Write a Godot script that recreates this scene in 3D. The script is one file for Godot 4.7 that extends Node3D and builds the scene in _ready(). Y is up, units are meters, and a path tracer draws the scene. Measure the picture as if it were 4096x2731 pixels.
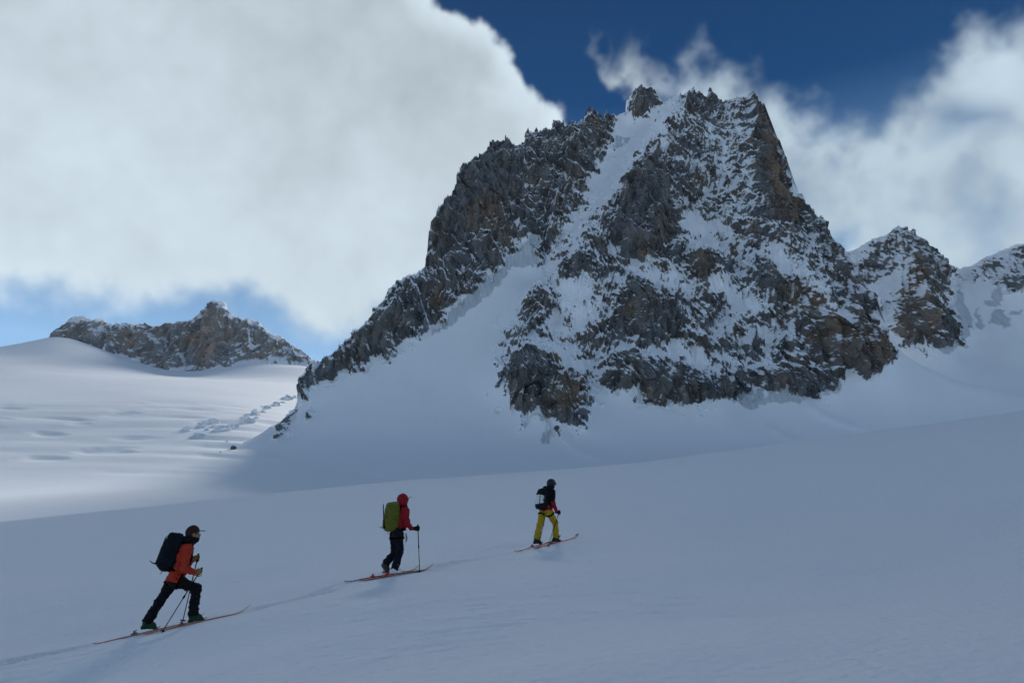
extends Node3D
# Three ski tourers climb a snow slope under a granite face, cloud coming in from behind.
# Units are metres, y up; the slope rises to the east (+x) and north (-z).

const EYE := 1.6
var white_snow: StandardMaterial3D
var rock_snow: StandardMaterial3D


func _ready() -> void:
	# ---- camera
	var cam := Camera3D.new()
	cam.name = "camera"
	add_child(cam)
	cam.position = Vector3(0, EYE, 0)
	cam.rotation_degrees = Vector3(15.6, 0, 0)
	cam.fov = 46.04
	cam.near = 0.1
	cam.far = 9000.0
	cam.current = true
	# ---- sky, exposure
	var env := Environment.new()
	env.background_mode = Environment.BG_SKY
	var sky := Sky.new()
	sky.sky_material = make_sky()
	env.sky = sky
	env.tonemap_mode = Environment.TONE_MAPPER_LINEAR
	env.tonemap_exposure = 1.17
	env.fog_enabled = true
	env.fog_light_color = Color(0.86, 0.92, 1.0)
	env.fog_density = 0.000025
	env.sdfgi_enabled = true
	env.ssao_enabled = true
	env.ssil_enabled = true
	var we := WorldEnvironment.new()
	we.name = "world_environment"
	we.environment = env
	add_child(we)
	# ---- sun, veiled by thin cloud and standing behind the face
	var sun := DirectionalLight3D.new()
	sun.name = "sun"
	sun.light_energy = 1.2
	sun.light_color = Color(1.0, 0.985, 0.965)
	sun.light_angular_distance = 15.0
	sun.shadow_enabled = true
	add_child(sun)
	var saz := deg_to_rad(3.0)
	var sel := deg_to_rad(25.0)
	var to_sun := Vector3(sin(saz) * cos(sel), sin(sel), -cos(saz) * cos(sel))
	sun.look_at_from_position(to_sun * 100.0, Vector3.ZERO)
	# ---- setting
	white_snow = snow_material()
	rock_snow = StandardMaterial3D.new()
	rock_snow.resource_name = "rock_and_snow"
	rock_snow.vertex_color_use_as_albedo = true
	rock_snow.roughness = 0.92
	rock_snow.metallic_specular = 0.25
	solve_slope()
	var t0 := Time.get_ticks_msec()
	build_slope()
	print("slope ", Time.get_ticks_msec() - t0)
	build_mountains()
	print("mountains ", Time.get_ticks_msec() - t0)
	build_small()
	build_things()
	print("things ", Time.get_ticks_msec() - t0)


func tag(o: Node, label: String, category: String, group := "", kind := "") -> void:
	o.set_meta("label", label)
	o.set_meta("category", category)
	if group != "":
		o.set_meta("group", group)
	if kind != "":
		o.set_meta("kind", kind)


func put(called: String, mesh: Mesh, mat: Material, parent: Node = self) -> MeshInstance3D:
	var o := MeshInstance3D.new()
	o.name = called
	o.mesh = mesh
	if mat:
		o.material_override = mat
	o.cast_shadow = GeometryInstance3D.SHADOW_CASTING_SETTING_ON
	parent.add_child(o, true)
	return o


func base(called: String, at: Vector3, turn := 0.0) -> Node3D:
	var o := Node3D.new()
	o.name = called
	o.position = at
	o.rotation.y = turn
	add_child(o, true)
	return o


func noise(sd: int, freq: float, kind := FastNoiseLite.TYPE_SIMPLEX_SMOOTH, octaves := 1) -> FastNoiseLite:
	var n := FastNoiseLite.new()
	n.seed = sd
	n.frequency = freq
	n.noise_type = kind
	if octaves > 1:
		n.fractal_type = FastNoiseLite.FRACTAL_FBM
		n.fractal_octaves = octaves
	else:
		n.fractal_type = FastNoiseLite.FRACTAL_NONE
	return n


func cells(sd: int, freq: float, ret := FastNoiseLite.RETURN_CELL_VALUE, dist := FastNoiseLite.DISTANCE_EUCLIDEAN) -> FastNoiseLite:
	var n := noise(sd, freq, FastNoiseLite.TYPE_CELLULAR)
	n.cellular_return_type = ret
	n.cellular_distance_function = dist
	n.cellular_jitter = 1.0
	return n


func on_rows(job: Callable, count: int) -> void:
	var id := WorkerThreadPool.add_group_task(job, count)
	WorkerThreadPool.wait_for_group_task_completion(id)


func snow_material() -> StandardMaterial3D:
	var m := StandardMaterial3D.new()
	m.resource_name = "snow"
	m.albedo_color = Color(0.86, 0.89, 0.91).linear_to_srgb()
	m.roughness = 0.85
	m.metallic_specular = 0.3
	var n := noise(5, 0.02, FastNoiseLite.TYPE_SIMPLEX, 5)
	var t := NoiseTexture2D.new()
	t.width = 512
	t.height = 512
	t.seamless = true
	t.noise = n
	m.heightmap_enabled = true
	m.heightmap_texture = t
	m.heightmap_scale = 2.5
	m.uv1_triplanar = true
	m.uv1_world_triplanar = true
	m.uv1_scale = Vector3(0.4, 0.4, 0.4)
	return m


# ------------------------------------------------------------------ sky
var sky_noise := []
var cloud_grid := []   # signed distances to the cloud outlines, in degrees, every half degree
const GRID_AZ := 260
const GRID_EL := 180

func outline_distance(p: Vector2, poly: PackedVector2Array) -> float:
	var best := 1e9
	for i in poly.size():
		var c := Geometry2D.get_closest_point_to_segment(p, poly[i], poly[(i + 1) % poly.size()])
		best = minf(best, p.distance_squared_to(c))
	var d := sqrt(best)
	return d if Geometry2D.is_point_in_polygon(p, poly) else -d


func cloud_at(k: int, az: float, el: float) -> float:
	var g: PackedFloat32Array = cloud_grid[k]
	var fx := clampf((az + 65.0) * 2.0, 0.0, GRID_AZ - 1.01)
	var fy := clampf((el + 5.0) * 2.0, 0.0, GRID_EL - 1.01)
	var i := int(fx)
	var j := int(fy)
	fx -= i
	fy -= j
	var a := lerpf(g[j * GRID_AZ + i], g[j * GRID_AZ + i + 1], fx)
	var b := lerpf(g[(j + 1) * GRID_AZ + i], g[(j + 1) * GRID_AZ + i + 1], fx)
	return lerpf(a, b, fy)


func sky_color(az: float, el: float) -> Color:
	var ra := deg_to_rad(az)
	var re := deg_to_rad(el)
	var v := Vector3(sin(ra) * cos(re), sin(re), -cos(ra) * cos(re))
	# clear air: deep blue overhead, paler low down
	var low := clampf((el - 14.0) / 18.0, 0.0, 1.0)
	var blue := Color(0.27, 0.48, 0.76).lerp(Color(0.006, 0.055, 0.17), pow(low, 0.7))
	blue = blue.lerp(Color(0.004, 0.032, 0.108), clampf((el - 28.0) / 14.0, 0.0, 1.0))
	var big: float = sky_noise[0].get_noise_3dv(v)          # large forms
	var mid: float = sky_noise[1].get_noise_3dv(v)          # billows
	var fine: float = sky_noise[2].get_noise_3dv(v)         # frayed edges
	var wx: float = sky_noise[3].get_noise_3dv(v)
	var wy: float = sky_noise[3].get_noise_3dv(v + Vector3(7.3, 2.1, 5.7))
	var inside := clampf((62.0 - absf(az)) / 14.0, 0.0, 1.0) * clampf((78.0 - el) / 20.0, 0.0, 1.0)
	var a2 := az + wx * 1.5 + mid * 0.9
	var e2 := el + wy * 1.5 + mid * 0.7
	# broken cloud beyond the outlines
	var far := smoothstep(0.0, 0.28, big + 0.35 * mid + 0.1 * fine - 0.03 - 0.25 * clampf((el - 25.0) / 50.0, 0.0, 1.0))
	var left := 0.0
	var right := 0.0
	var wisp := 0.0
	if absf(az) < 64.0:
		var dl := cloud_at(0, a2, e2)
		var low_edge := clampf((26.0 - el) / 6.0, 0.0, 1.0)
		left = smoothstep(-0.35, lerpf(0.65, 2.6, low_edge), dl + fine * 0.9 + 0.3 * mid)
		var dr := cloud_at(1, a2, e2)
		right = smoothstep(-1.6, 3.0, dr + mid * 1.6 + fine * 1.6)
		right *= 1.0 - 0.8 * smoothstep(-0.8, 0.8, cloud_at(2, a2, e2) + fine)
		right *= 1.0 - 0.8 * smoothstep(-1.6, 1.2, cloud_at(3, a2, e2) + mid)
		right *= clampf(0.80 + 0.5 * big + 0.4 * mid + 0.25 * fine, 0.0, 1.0)
		var dw := cloud_at(4, a2 + fine, e2 + fine * 1.2)
		wisp = smoothstep(-0.7, 1.4, dw) * clampf(0.42 + 0.9 * mid + 0.7 * fine, 0.0, 0.85)
	var cover := lerpf(far, clampf(maxf(left, maxf(right, wisp)), 0.0, 1.0), inside)
	# cloud light: greyer where thick and high, whiter towards the low edge and the sunlit rim
	var down := clampf((40.0 - el) / 26.0, 0.0, 1.0)
	var tone := 0.53 + 0.22 * down * down + 0.06 * big + 0.075 * mid + 0.03 * fine
	if left > right and left > 0.0:
		tone += 0.20 * (1.0 - smoothstep(0.0, 3.2, cloud_at(0, a2, e2))) * clampf((el - 22.0) / 8.0, 0.0, 1.0) * inside
	if right > left:
		tone = 0.45 + 0.12 * big + 0.13 * mid + 0.07 * down
	var cloud := Color(tone * 0.835, tone * 0.98, tone * 1.08)
	if right > left:
		cloud = Color(tone * 0.79, tone * 0.98, tone * 1.13)
	return blue.lerp(cloud, cover)


func make_sky() -> PanoramaSkyMaterial:
	sky_noise = [noise(11, 2.2, FastNoiseLite.TYPE_SIMPLEX_SMOOTH, 2), noise(12, 7.0, FastNoiseLite.TYPE_SIMPLEX_SMOOTH, 4), noise(13, 26.0, FastNoiseLite.TYPE_SIMPLEX_SMOOTH, 4), noise(14, 5.0, FastNoiseLite.TYPE_SIMPLEX_SMOOTH, 2)]
	for poly in [[Vector2(-57.47, 40.7), Vector2(-16.26, 49.7), Vector2(-10.34, 43.2), Vector2(-6.41, 38.45), Vector2(-4.13, 37.44), Vector2(-1.66, 36.42), Vector2(0.14, 34.84), Vector2(2.26, 33.14), Vector2(3.47, 31.7), Vector2(4.64, 29.93), Vector2(5.24, 26.66), Vector2(2.44, 20.05), Vector2(-13.09, 13.82), Vector2(-15.26, 14.59), Vector2(-17.46, 15.93), Vector2(-19.84, 16.31), Vector2(-22.71, 16.41), Vector2(-25.69, 16.05), Vector2(-28.51, 15.51), Vector2(-30.96, 15.15), Vector2(-32.87, 15.07), Vector2(-38.11, 14.51), Vector2(-46.92, 12.66)],
			[Vector2(11.74, 28.91), Vector2(13.59, 31.44), Vector2(15.03, 32.67), Vector2(16.11, 33.5), Vector2(17.7, 32.87), Vector2(19.82, 31.58), Vector2(21.26, 30.38), Vector2(22.67, 29.3), Vector2(24.65, 28.39), Vector2(26.41, 28.44), Vector2(28.23, 29.13), Vector2(30.01, 29.77), Vector2(31.57, 30.93), Vector2(33.22, 31.87), Vector2(34.7, 32.01), Vector2(36.06, 31.12), Vector2(37.71, 30.77), Vector2(42.18, 30.15), Vector2(47.45, 27.02), Vector2(51.33, 22.21), Vector2(50.01, 9.84), Vector2(33.59, 13.73), Vector2(16.63, 17.49)],
			[Vector2(22.98, 21.9), Vector2(23.86, 22.06), Vector2(24.82, 21.76), Vector2(24.6, 21.09), Vector2(23.96, 20.47), Vector2(23.22, 20.28), Vector2(22.87, 20.91)],
			[Vector2(30.18, 27.47), Vector2(31.53, 27.49), Vector2(32.93, 26.52), Vector2(33.84, 25.89), Vector2(32.58, 25.95), Vector2(31.11, 26.58)],
			[Vector2(6.75, 35.48), Vector2(7.47, 35.57), Vector2(8.62, 33.98), Vector2(9.41, 35.57), Vector2(10.58, 34.66), Vector2(11.55, 33.6), Vector2(13.36, 32.73), Vector2(14.63, 31.89), Vector2(11.91, 31.47), Vector2(9.9, 32.07), Vector2(8.55, 32.59), Vector2(7.55, 33.5)]]:
		var ring := PackedVector2Array(poly)
		var rows := []
		rows.resize(GRID_EL)
		on_rows(func(j: int) -> void:
			var row := PackedFloat32Array()
			row.resize(GRID_AZ)
			for i in GRID_AZ:
				row[i] = outline_distance(Vector2(i * 0.5 - 65.0, j * 0.5 - 5.0), ring)
			rows[j] = row, GRID_EL)
		var g := PackedFloat32Array()
		for r in rows:
			g.append_array(r)
		cloud_grid.append(g)
	# whole dome coarsely, then the northern part again at full detail
	var w := 3072
	var im := sky_part(768, 0, 768, 0, 192)
	var whole := Image.create_empty(768, 384, false, Image.FORMAT_RGBF)
	whole.fill(Color(0.42, 0.47, 0.54))
	whole.blit_rect(im, Rect2i(0, 0, 768, 192), Vector2i(0, 0))
	whole.resize(w, w / 2, Image.INTERPOLATE_CUBIC)
	var x0 := 1152   # 45 degrees either side of north
	var part := sky_part(w, x0, 768, 320, 448)
	whole.blit_rect(part, Rect2i(0, 0, 768, 448), Vector2i(x0, 320))
	# north stands at the picture's edge
	var turned := Image.create_empty(w, w / 2, false, Image.FORMAT_RGBF)
	turned.blit_rect(whole, Rect2i(w / 2, 0, w / 2, w / 2), Vector2i(0, 0))
	turned.blit_rect(whole, Rect2i(0, 0, w / 2, w / 2), Vector2i(w / 2, 0))
	var m := PanoramaSkyMaterial.new()
	m.panorama = ImageTexture.create_from_image(turned)
	return m


func sky_part(w: int, x0: int, nx: int, y0: int, ny: int) -> Image:
	var rows := []
	rows.resize(ny)
	on_rows(func(j: int) -> void:
		var row := PackedFloat32Array()
		row.resize(nx * 3)
		var el := 90.0 - (y0 + j + 0.5) / w * 360.0
		for i in nx:
			var az := (x0 + i + 0.5) / w * 360.0 - 180.0
			var c := sky_color(az, el)
			row[i * 3] = c.r
			row[i * 3 + 1] = c.g
			row[i * 3 + 2] = c.b
		rows[j] = row.to_byte_array(), ny)
	var bytes := PackedByteArray()
	for r in rows:
		bytes.append_array(r)
	return Image.create_from_data(nx, ny, false, Image.FORMAT_RGBF, bytes)


# ------------------------------------------------------------------ the snow slope and the glacier
# heights surveyed at a few points (x, height, metres north), joined by a thin-plate surface in stretched coordinates
var survey := [Vector3(-5.72, 0.61, 14.3), Vector3(-6.83, 0.35, 13.97), Vector3(-4.63, 0.83, 14.61), Vector3(-2.64, 1.39, 18.2), Vector3(-3.37, 1.27, 17.83), Vector3(-1.94, 1.52, 18.54), Vector3(0.99, 2.18, 23), Vector3(0.22, 2, 22.49), Vector3(1.76, 2.34, 23.49), Vector3(-7.79, 0.15, 13.1), Vector3(-6.98, 0.06, 11.8), Vector3(-2.61, 0.43, 9), Vector3(0, 0.66, 7.2), Vector3(1.98, 0.78, 6.3), Vector3(3.31, 0.87, 5.6), Vector3(0, 0, 0), Vector3(-12, -2.2, -4), Vector3(12, 0.6, -2), Vector3(0, -1.2, -20), Vector3(60, 6, -30), Vector3(-60, -12, -30), Vector3(0, -6, -90), Vector3(-22, -4.5, 4), Vector3(20, 2.6, 4), Vector3(0, 0.95, 13), Vector3(4.51, 1.04, 14), Vector3(7.92, 1.27, 13), Vector3(7.73, 2.58, 28), Vector3(16.23, 3.18, 26), Vector3(-13.39, 0.93, 22), Vector3(-13.74, 1.74, 30), Vector3(-9.58, 3.52, 38), Vector3(-59.15, 6.4, 95), Vector3(-32.43, 8.4, 90), Vector3(-11.85, 9.54, 80), Vector3(0, 9.74, 74), Vector3(10.35, 10.16, 70), Vector3(22.38, 11.24, 66), Vector3(32.31, 12.32, 64), Vector3(40.05, 13.22, 62), Vector3(50.64, 14.7, 60), Vector3(-78.81, 4.45, 95), Vector3(-17.85, 0.5, 22), Vector3(-117.79, 8.27, 190), Vector3(-68.09, 12.19, 190), Vector3(-24.95, 12.84, 170), Vector3(0, 13.02, 160), Vector3(50.27, 17.05, 150), Vector3(95.56, 21.88, 150), Vector3(124.94, 26.8, 150), Vector3(-206.48, 24.28, 330), Vector3(-136.54, 26.87, 330), Vector3(-83.88, 28.61, 330), Vector3(0, 34.34, 400), Vector3(134.05, 42.8, 400), Vector3(254.84, 55.69, 400), Vector3(-379.49, 66.6, 600), Vector3(-282.68, 66.6, 600), Vector3(-198.64, 65, 600), Vector3(-104.9, 60.22, 600), Vector3(0, 64.12, 640), Vector3(215.72, 81.23, 640), Vector3(410.13, 102.08, 640), Vector3(-526.29, 72.08, 620), Vector3(-2554.14, 733.89, 2900), Vector3(0, 126.02, 1000), Vector3(644.61, 180.64, 1000), Vector3(-1947.53, 797.74, 2950), Vector3(-1851.52, 818.36, 2950), Vector3(-1744.96, 845.37, 2960), Vector3(-1478.85, 750.91, 2850), Vector3(-1186.87, 645.55, 2750), Vector3(-979.93, 708.15, 2850), Vector3(-737.35, 708.88, 2900), Vector3(-442.64, 618.14, 2900), Vector3(0, 456.9, 2900), Vector3(1872.12, 536.93, 2900), Vector3(-2289.88, 825.17, 3500), Vector3(-882.63, 745.7, 3500), Vector3(-778.62, 163.8, 900), Vector3(-581, 163.8, 900), Vector3(-432.79, 161.34, 900), Vector3(-304.34, 156.43, 900), Vector3(-1124.68, 286.2, 1300), Vector3(-839.23, 286.2, 1300), Vector3(-625.14, 281.91, 1300), Vector3(-439.6, 273.32, 1300), Vector3(-1600.5, 454.5, 1850), Vector3(-1194.29, 454.5, 1850), Vector3(-889.62, 432.01, 1850), Vector3(-625.58, 418.86, 1850), Vector3(-2076.33, 622.8, 2400), Vector3(-1549.34, 622.8, 2400), Vector3(-1154.1, 576.65, 2400), Vector3(-811.56, 559.09, 2400)]
var weights := PackedFloat64Array()
var sa := PackedFloat64Array()
var sq := PackedFloat64Array()

func stretch(x: float, d: float) -> Vector2:
	return Vector2(1.6 * x / (absf(d) + 14.0), asinh(d / 8.0))


func solve_slope() -> void:
	var n := survey.size()
	var m := n + 3
	var rows := []
	for p in survey:
		var s := stretch(p.x, p.z)
		sa.append(s.x)
		sq.append(s.y)
	for i in m:
		var r := PackedFloat64Array()
		r.resize(m + 1)
		for j in m:
			if i < n and j < n:
				r[j] = thin(Vector2(sa[i] - sa[j], sq[i] - sq[j]).length_squared()) + (1e-4 if i == j else 0.0)
			elif i < n:
				r[j] = [1.0, sa[i], sq[i]][j - n]
			elif j < n:
				r[j] = [1.0, sa[j], sq[j]][i - n]
		r[m] = survey[i].y / (absf(survey[i].z) + 14.0) if i < n else 0.0
		rows.append(r)
	for c in m:
		var best := c
		for i in range(c, m):
			if absf(rows[i][c]) > absf(rows[best][c]):
				best = i
		var swap: PackedFloat64Array = rows[c]
		rows[c] = rows[best]
		rows[best] = swap
		var pr: PackedFloat64Array = rows[c]
		for i in range(c + 1, m):
			var r: PackedFloat64Array = rows[i]
			var f := r[c] / pr[c]
			if f != 0.0:
				for j in range(c, m + 1):
					r[j] -= f * pr[j]
				rows[i] = r
	weights.resize(m)
	for i in range(m - 1, -1, -1):
		var s: float = rows[i][m]
		for j in range(i + 1, m):
			s -= rows[i][j] * weights[j]
		weights[i] = s / rows[i][i]


func thin(r2: float) -> float:
	return 0.5 * r2 * log(r2) if r2 > 1e-12 else 0.0


func slope_smooth(x: float, d: float) -> float:
	var s := stretch(x, d)
	var n := sa.size()
	var e := weights[n] + weights[n + 1] * s.x + weights[n + 2] * s.y
	for i in n:
		var dx := s.x - sa[i]
		var dq := s.y - sq[i]
		var r2 := dx * dx + dq * dq
		if r2 > 1e-12:
			e += weights[i] * 0.5 * r2 * log(r2)
	return e * (absf(d) + 14.0)


var n_roll := noise(21, 1.0, FastNoiseLite.TYPE_SIMPLEX_SMOOTH, 2)
var n_drift := noise(22, 1.0, FastNoiseLite.TYPE_SIMPLEX_SMOOTH, 3)
var n_scarp := noise(23, 1.0, FastNoiseLite.TYPE_SIMPLEX_SMOOTH, 2)
var n_patch := noise(24, 1.0, FastNoiseLite.TYPE_SIMPLEX_SMOOTH, 1)
var resting := [Vector2(-5.82, 14.3), Vector2(-2.74, 18.2), Vector2(0.89, 23)]
var track := PackedVector2Array([Vector2(-11.64, 9.63), Vector2(-7.79, 13.1), Vector2(-6.83, 13.97), Vector2(-5.72, 14.3), Vector2(-4.63, 14.61), Vector2(-3.37, 17.83), Vector2(-2.64, 18.2), Vector2(-1.94, 18.54), Vector2(0.22, 22.49), Vector2(0.99, 23)])   # the skin track: x, metres north

func slope_at(x: float, d: float) -> float:
	return slope_smooth(x, d) + slope_fine(x, d)


func slope_fine(x: float, d: float) -> float:
	var y := 0.0
	if d < 140.0:
		var near := 1.0 - smoothstep(60.0, 140.0, d)
		# wind-packed snow, drawn out along the slope
		var along := x * 0.93 + d * 0.37
		var across := -x * 0.37 + d * 0.93
		y += near * 0.10 * n_roll.get_noise_2d(along * 0.09, across * 0.22)
		var spot := smoothstep(-0.15, 0.55, n_patch.get_noise_2d(x * 0.16 + 40.0, d * 0.11))
		y += near * (0.010 + 0.012 * spot) * n_drift.get_noise_2d(along * 0.45, across * 2.6)
		var sc := n_scarp.get_noise_2d(along * 0.4 + 90.0, across * 2.2)
		y += near * spot * 0.02 * smoothstep(0.25, 0.29, sc)
		if d < 40.0 and x > -16.0 and x < 6.0:
			var best := 9.0
			for i in track.size() - 1:
				var p := Vector2(x, d)
				best = minf(best, p.distance_to(Geometry2D.get_closest_point_to_segment(p, track[i], track[i + 1])))
			if best < 0.6:
				best += 0.05 * n_drift.get_noise_2d(x * 3.0, d * 3.0)
				var deep := 0.055
				for g in resting:
					deep *= 0.2 + 0.8 * smoothstep(1.0, 1.6, Vector2(x, d).distance_to(g))   # the skis themselves ride high
				y -= deep * (1.0 - smoothstep(0.07, 0.11, absf(best - 0.12))) - deep * 0.15 * smoothstep(0.22, 0.28, best) * (1.0 - smoothstep(0.28, 0.5, best))
	if d > 200.0:
		var far := smoothstep(200.0, 420.0, d)
		var side := 1.0 - smoothstep(-260.0, -60.0, x + 0.0 * d)
		y += far * side * (2.0 * n_roll.get_noise_2d(x * 0.003, d * 0.0025) + 0.1 * n_drift.get_noise_2d(x * 0.006, d * 0.012))
		if d > 560.0 and d < 1150.0:
			# the crevassed step below the col: rolls and hollows
			var band := smoothstep(560.0, 720.0, d) * (1.0 - smoothstep(950.0, 1150.0, d)) * side
			var w := n_scarp.get_noise_2d(x * 0.006, d * 0.016)
			y -= band * 2.0 * smoothstep(0.22, 0.5, w)
			y += band * 1.0 * n_scarp.get_noise_2d(x * 0.004 + 9.0, d * 0.02 + 3.0)
	return y


func build_slope() -> void:
	var ds := PackedFloat32Array([-400, -200, -110, -60, -30, -15, -8, -4, -1, 1, 2, 3])
	var d := 3.6
	while d < 3500.0:
		ds.append(d)
		d *= 1.0 + (0.009 if d < 9.0 else 0.0045 if d < 25.0 else 0.012 if d < 85.0 else 0.03 if d < 300.0 else 0.0105)
	var ss := PackedFloat32Array([-14, -8, -5, -3, -2, -1.6, -1.3, -1.12])
	var inner := 760
	for i in inner + 1:
		ss.append(-1.0 + 2.0 * i / inner)
	ss.append_array(PackedFloat32Array([1.12, 1.3, 1.6, 2, 3, 5, 8, 14]))
	var nx := ss.size()
	var nd := ds.size()
	var rows := []
	rows.resize(nd)
	on_rows(func(j: int) -> void:
		var row := PackedVector3Array()
		row.resize(nx)
		var dd := ds[j]
		var w := 9.0 + 0.74 * absf(dd)
		var coarse := PackedFloat32Array()      # the plate surface at every fourth column, joined by a cubic
		var gap := 2.0 / inner * 4.0 * w
		for i in inner / 4 + 3:
			coarse.append(slope_smooth((i - 1) * gap - w, dd))
		for i in nx:
			var x := ss[i] * w
			if absf(ss[i]) <= 1.0001:
				var t := (x + w) / gap + 1.0
				var k := clampi(int(t), 1, coarse.size() - 3)
				t -= k
				row[i] = Vector3(x, cubic_interpolate(coarse[k], coarse[k + 1], coarse[k - 1], coarse[k + 2], t) + slope_fine(x, dd), -dd)
			else:
				row[i] = Vector3(x, slope_at(x, dd) if absf(ss[i]) < 2.5 else slope_smooth(ss[i] / absf(ss[i]) * w * 2.5, dd), -dd)
		rows[j] = row, nd)
	put_grid(rows, "snow_slope", white_snow, "pale wind-packed snow slope and glacier with a faint ski track", "snow")


func put_grid(rows: Array, called: String, mat: Material, label: String, category: String) -> MeshInstance3D:
	var nd := rows.size()
	var nx: int = rows[0].size()
	var nrows := []
	nrows.resize(nd)
	on_rows(func(j: int) -> void:
		var up: PackedVector3Array = rows[mini(j + 1, nd - 1)]
		var down: PackedVector3Array = rows[maxi(j - 1, 0)]
		var here: PackedVector3Array = rows[j]
		var row := PackedVector3Array()
		row.resize(nx)
		for i in nx:
			row[i] = (here[mini(i + 1, nx - 1)] - here[maxi(i - 1, 0)]).cross(up[i] - down[i]).normalized()
		nrows[j] = row, nd)
	var vs := PackedVector3Array()
	var ns := PackedVector3Array()
	for j in nd:
		vs.append_array(rows[j])
		ns.append_array(nrows[j])
	var idx := PackedInt32Array()
	idx.resize((nd - 1) * (nx - 1) * 6)
	var k := 0
	for j in nd - 1:
		for i in nx - 1:
			var a := j * nx + i
			idx[k] = a
			idx[k + 1] = a + nx
			idx[k + 2] = a + 1
			idx[k + 3] = a + 1
			idx[k + 4] = a + nx
			idx[k + 5] = a + nx + 1
			k += 6
	var arr := []
	arr.resize(Mesh.ARRAY_MAX)
	arr[Mesh.ARRAY_VERTEX] = vs
	arr[Mesh.ARRAY_NORMAL] = ns
	arr[Mesh.ARRAY_INDEX] = idx
	var mesh := ArrayMesh.new()
	mesh.add_surface_from_arrays(Mesh.PRIMITIVE_TRIANGLES, arr)
	var o := put(called, mesh, mat)
	tag(o, label, category, "", "structure")
	return o


# ------------------------------------------------------------------ mountains
# A face is a sheet over (x, height); each point stands at its distance north: a leaning plane, large ribs and gullies, then blocks of jointed rock,
# and wherever the snow lying in the gullies and on the ledges stands proud of the rock it is snow.
class Face:
	var plane: Array              # distance and height of the foot, lean above and below
	var ridge: PackedVector2Array
	var rock: Array
	var brown: Array
	var ice: Array
	var ribs: Array
	var x0: float
	var x1: float
	var y0: float
	var step: float
	var seed: int
	var size: float               # metres per block unit
	var spikes: float
	var dark: float               # how light the bare rock is
	var soft_from: float          # right of this x the crest is smooth snow


func paint(n: Vector2i, cell: float, org: Vector2, list: Array, blur: int) -> PackedFloat32Array:
	var g := PackedFloat32Array()
	g.resize(n.x * n.y)
	for item in list:
		var poly := PackedVector2Array(item[1])
		var lo := poly[0]
		var hi := poly[0]
		for p in poly:
			lo = lo.min(p)
			hi = hi.max(p)
		for j in range(maxi(0, int((lo.y - org.y) / cell)), mini(n.y, int((hi.y - org.y) / cell) + 2)):
			for i in range(maxi(0, int((lo.x - org.x) / cell)), mini(n.x, int((hi.x - org.x) / cell) + 2)):
				if Geometry2D.is_point_in_polygon(org + Vector2(i, j) * cell, poly):
					g[j * n.x + i] = item[0]
	for pass_ in blur:
		var h := g.duplicate()
		for j in range(1, n.y - 1):
			for i in range(1, n.x - 1):
				var a := j * n.x + i
				h[a] = 0.25 * g[a] + 0.125 * (g[a - 1] + g[a + 1] + g[a - n.x] + g[a + n.x]) + 0.0625 * (g[a - n.x - 1] + g[a - n.x + 1] + g[a + n.x - 1] + g[a + n.x + 1])
		g = h
	return g


func tap(g: PackedFloat32Array, w: int, h: int, fx: float, fy: float) -> float:
	fx = clampf(fx, 0.0, w - 1.01)
	fy = clampf(fy, 0.0, h - 1.01)
	var i := int(fx)
	var j := int(fy)
	fx -= i
	fy -= j
	var a := j * w + i
	return (g[a] * (1.0 - fx) + g[a + 1] * fx) * (1.0 - fy) + (g[a + w] * (1.0 - fx) + g[a + w + 1] * fx) * fy


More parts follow.
